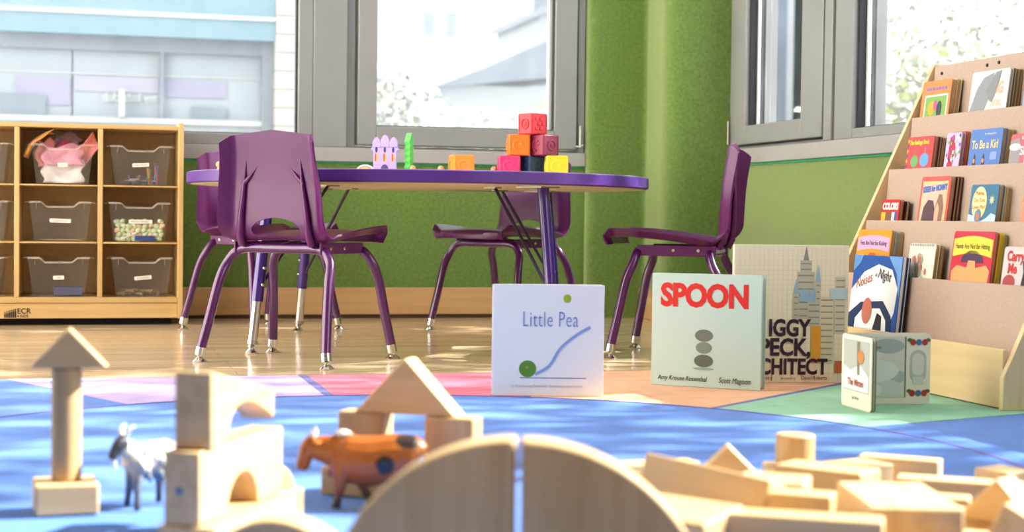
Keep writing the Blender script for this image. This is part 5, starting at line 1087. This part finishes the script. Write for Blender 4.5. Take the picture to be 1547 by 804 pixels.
for s in (-1, 1):
    MB().tube([(0.062, s*0.006, 0.078), (0.061, s*0.011, 0.083), (0.063, s*0.012, 0.088)], [0.0022, 0.0018, 0.0006], 8).build('horn', HORN, cw, 60)
    MB().tube([(0.060, s*0.008, 0.074), (0.056, s*0.017, 0.075), (0.053, s*0.023, 0.073)], [(0.0030, 0.0015), (0.0055, 0.0020), (0.0014, 0.0008)], 8).build('ear', COWM, cw, 60)
    MB().sphere((0.0715, s*0.0092, 0.0640), 0.0016, 8, 6).build('eye', BLK, cw, 80)
MB().tube(catmull([(-0.060, 0, 0.062), (-0.067, 0, 0.054), (-0.066, 0, 0.034), (-0.066, 0, 0.022)], 4), [0.0024]*8 + [0.0018]*4 + [0.003], 8).build('tail', COWM, cw, 60)
# shaggy white goat
gt = empty('toy_goat', (-1.140, -3.300, Z0), rad(212), 'shaggy white toy goat with dark grey face and pale horns beside the peaked tower', 'toy animal')
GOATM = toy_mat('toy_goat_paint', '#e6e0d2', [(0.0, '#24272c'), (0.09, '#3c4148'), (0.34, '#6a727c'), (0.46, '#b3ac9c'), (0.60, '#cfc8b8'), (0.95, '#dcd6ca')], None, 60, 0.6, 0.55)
gp_ = [([(-0.034, 0, 0.050), (-0.026, 0, 0.055), (-0.006, 0, 0.054), (0.014, 0, 0.055), (0.024, 0, 0.060)], [(0.009, 0.011), (0.0155, 0.0175), (0.017, 0.019), (0.016, 0.0185), (0.010, 0.013)]),
       ([(0.016, 0, 0.058), (0.026, 0, 0.066), (0.032, 0, 0.072)], [(0.011, 0.013), (0.009, 0.011), (0.007, 0.0085)]),
       ([(-0.032, 0, 0.060), (-0.040, 0, 0.062), (-0.046, 0, 0.058)], [0.004, 0.0035, 0.0015])]
for k in range(26):
    a = random.uniform(0, 2*PI); x = random.uniform(-0.028, 0.020); yy = 0.0155*math.cos(a); zz = 0.055 + 0.017*math.sin(a)
    gp_.append(([(x, yy*0.85, zz), (x-0.003, yy*1.05, zz-0.006), (x-0.006, yy*1.08, zz-0.013)], [0.0046, 0.0040, 0.0012]))
for (x0, y0, fx, fy) in ((0.016, 0.010, 0.022, 0.015), (0.014, -0.010, 0.016, -0.014), (-0.024, 0.010, -0.030, 0.011), (-0.024, -0.010, -0.024, -0.011)):
    gp_.append(([(x0, y0*0.9, 0.048), (x0+(fx-x0)*0.4, y0, 0.030), (x0+(fx-x0)*0.7, (y0+fy)/2, 0.016), (fx, fy, 0.005), (fx, fy, 0.0002)], [(0.0085, 0.009), (0.0050, 0.0055), (0.0036, 0.004), (0.0034, 0.0038), (0.0040, 0.0044)]))
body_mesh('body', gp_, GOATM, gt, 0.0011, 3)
FACE = mat('goat_face_grey', '#3e4046', 0.5)
o = MB()
o.tube(catmull([(0.028, 0, 0.078), (0.035, 0, 0.074), (0.042, 0, 0.064), (0.045, 0, 0.057)], 4), interp([(0.006, 0.006), (0.0072, 0.0078), (0.0052, 0.0058), (0.0040, 0.0040)], 4), 14)
fc = o.build('head', FACE, gt, smooth=60)
for s in (-1, 1):
    MB().tube(catmull([(0.030, s*0.0035, 0.082), (0.028, s*0.007, 0.089), (0.022, s*0.010, 0.0925)], 4), [0.0028]*5 + [0.002]*3 + [0.0012], 8).build('horn', mat('toy_white', '#e9e4dc', 0.4), gt, 60)
    MB().tube([(0.029, s*0.006, 0.077), (0.027, s*0.012, 0.075), (0.026, s*0.016, 0.071)], [(0.002, 0.001), (0.0034, 0.0014), (0.001, 0.0005)], 8).build('ear', mat('toy_white', '#e9e4dc', 0.4), fc, 60)
    MB().sphere((0.0395, s*0.0062, 0.0705), 0.0012, 8, 6).build('eye', BLK, fc, 80)
MB().tube([(0.043, 0, 0.056), (0.042, 0, 0.050), (0.040, 0, 0.046)], [0.003, 0.0026, 0.0008], 8).build('beard', mat('toy_white', '#e9e4dc', 0.4), fc, 60)
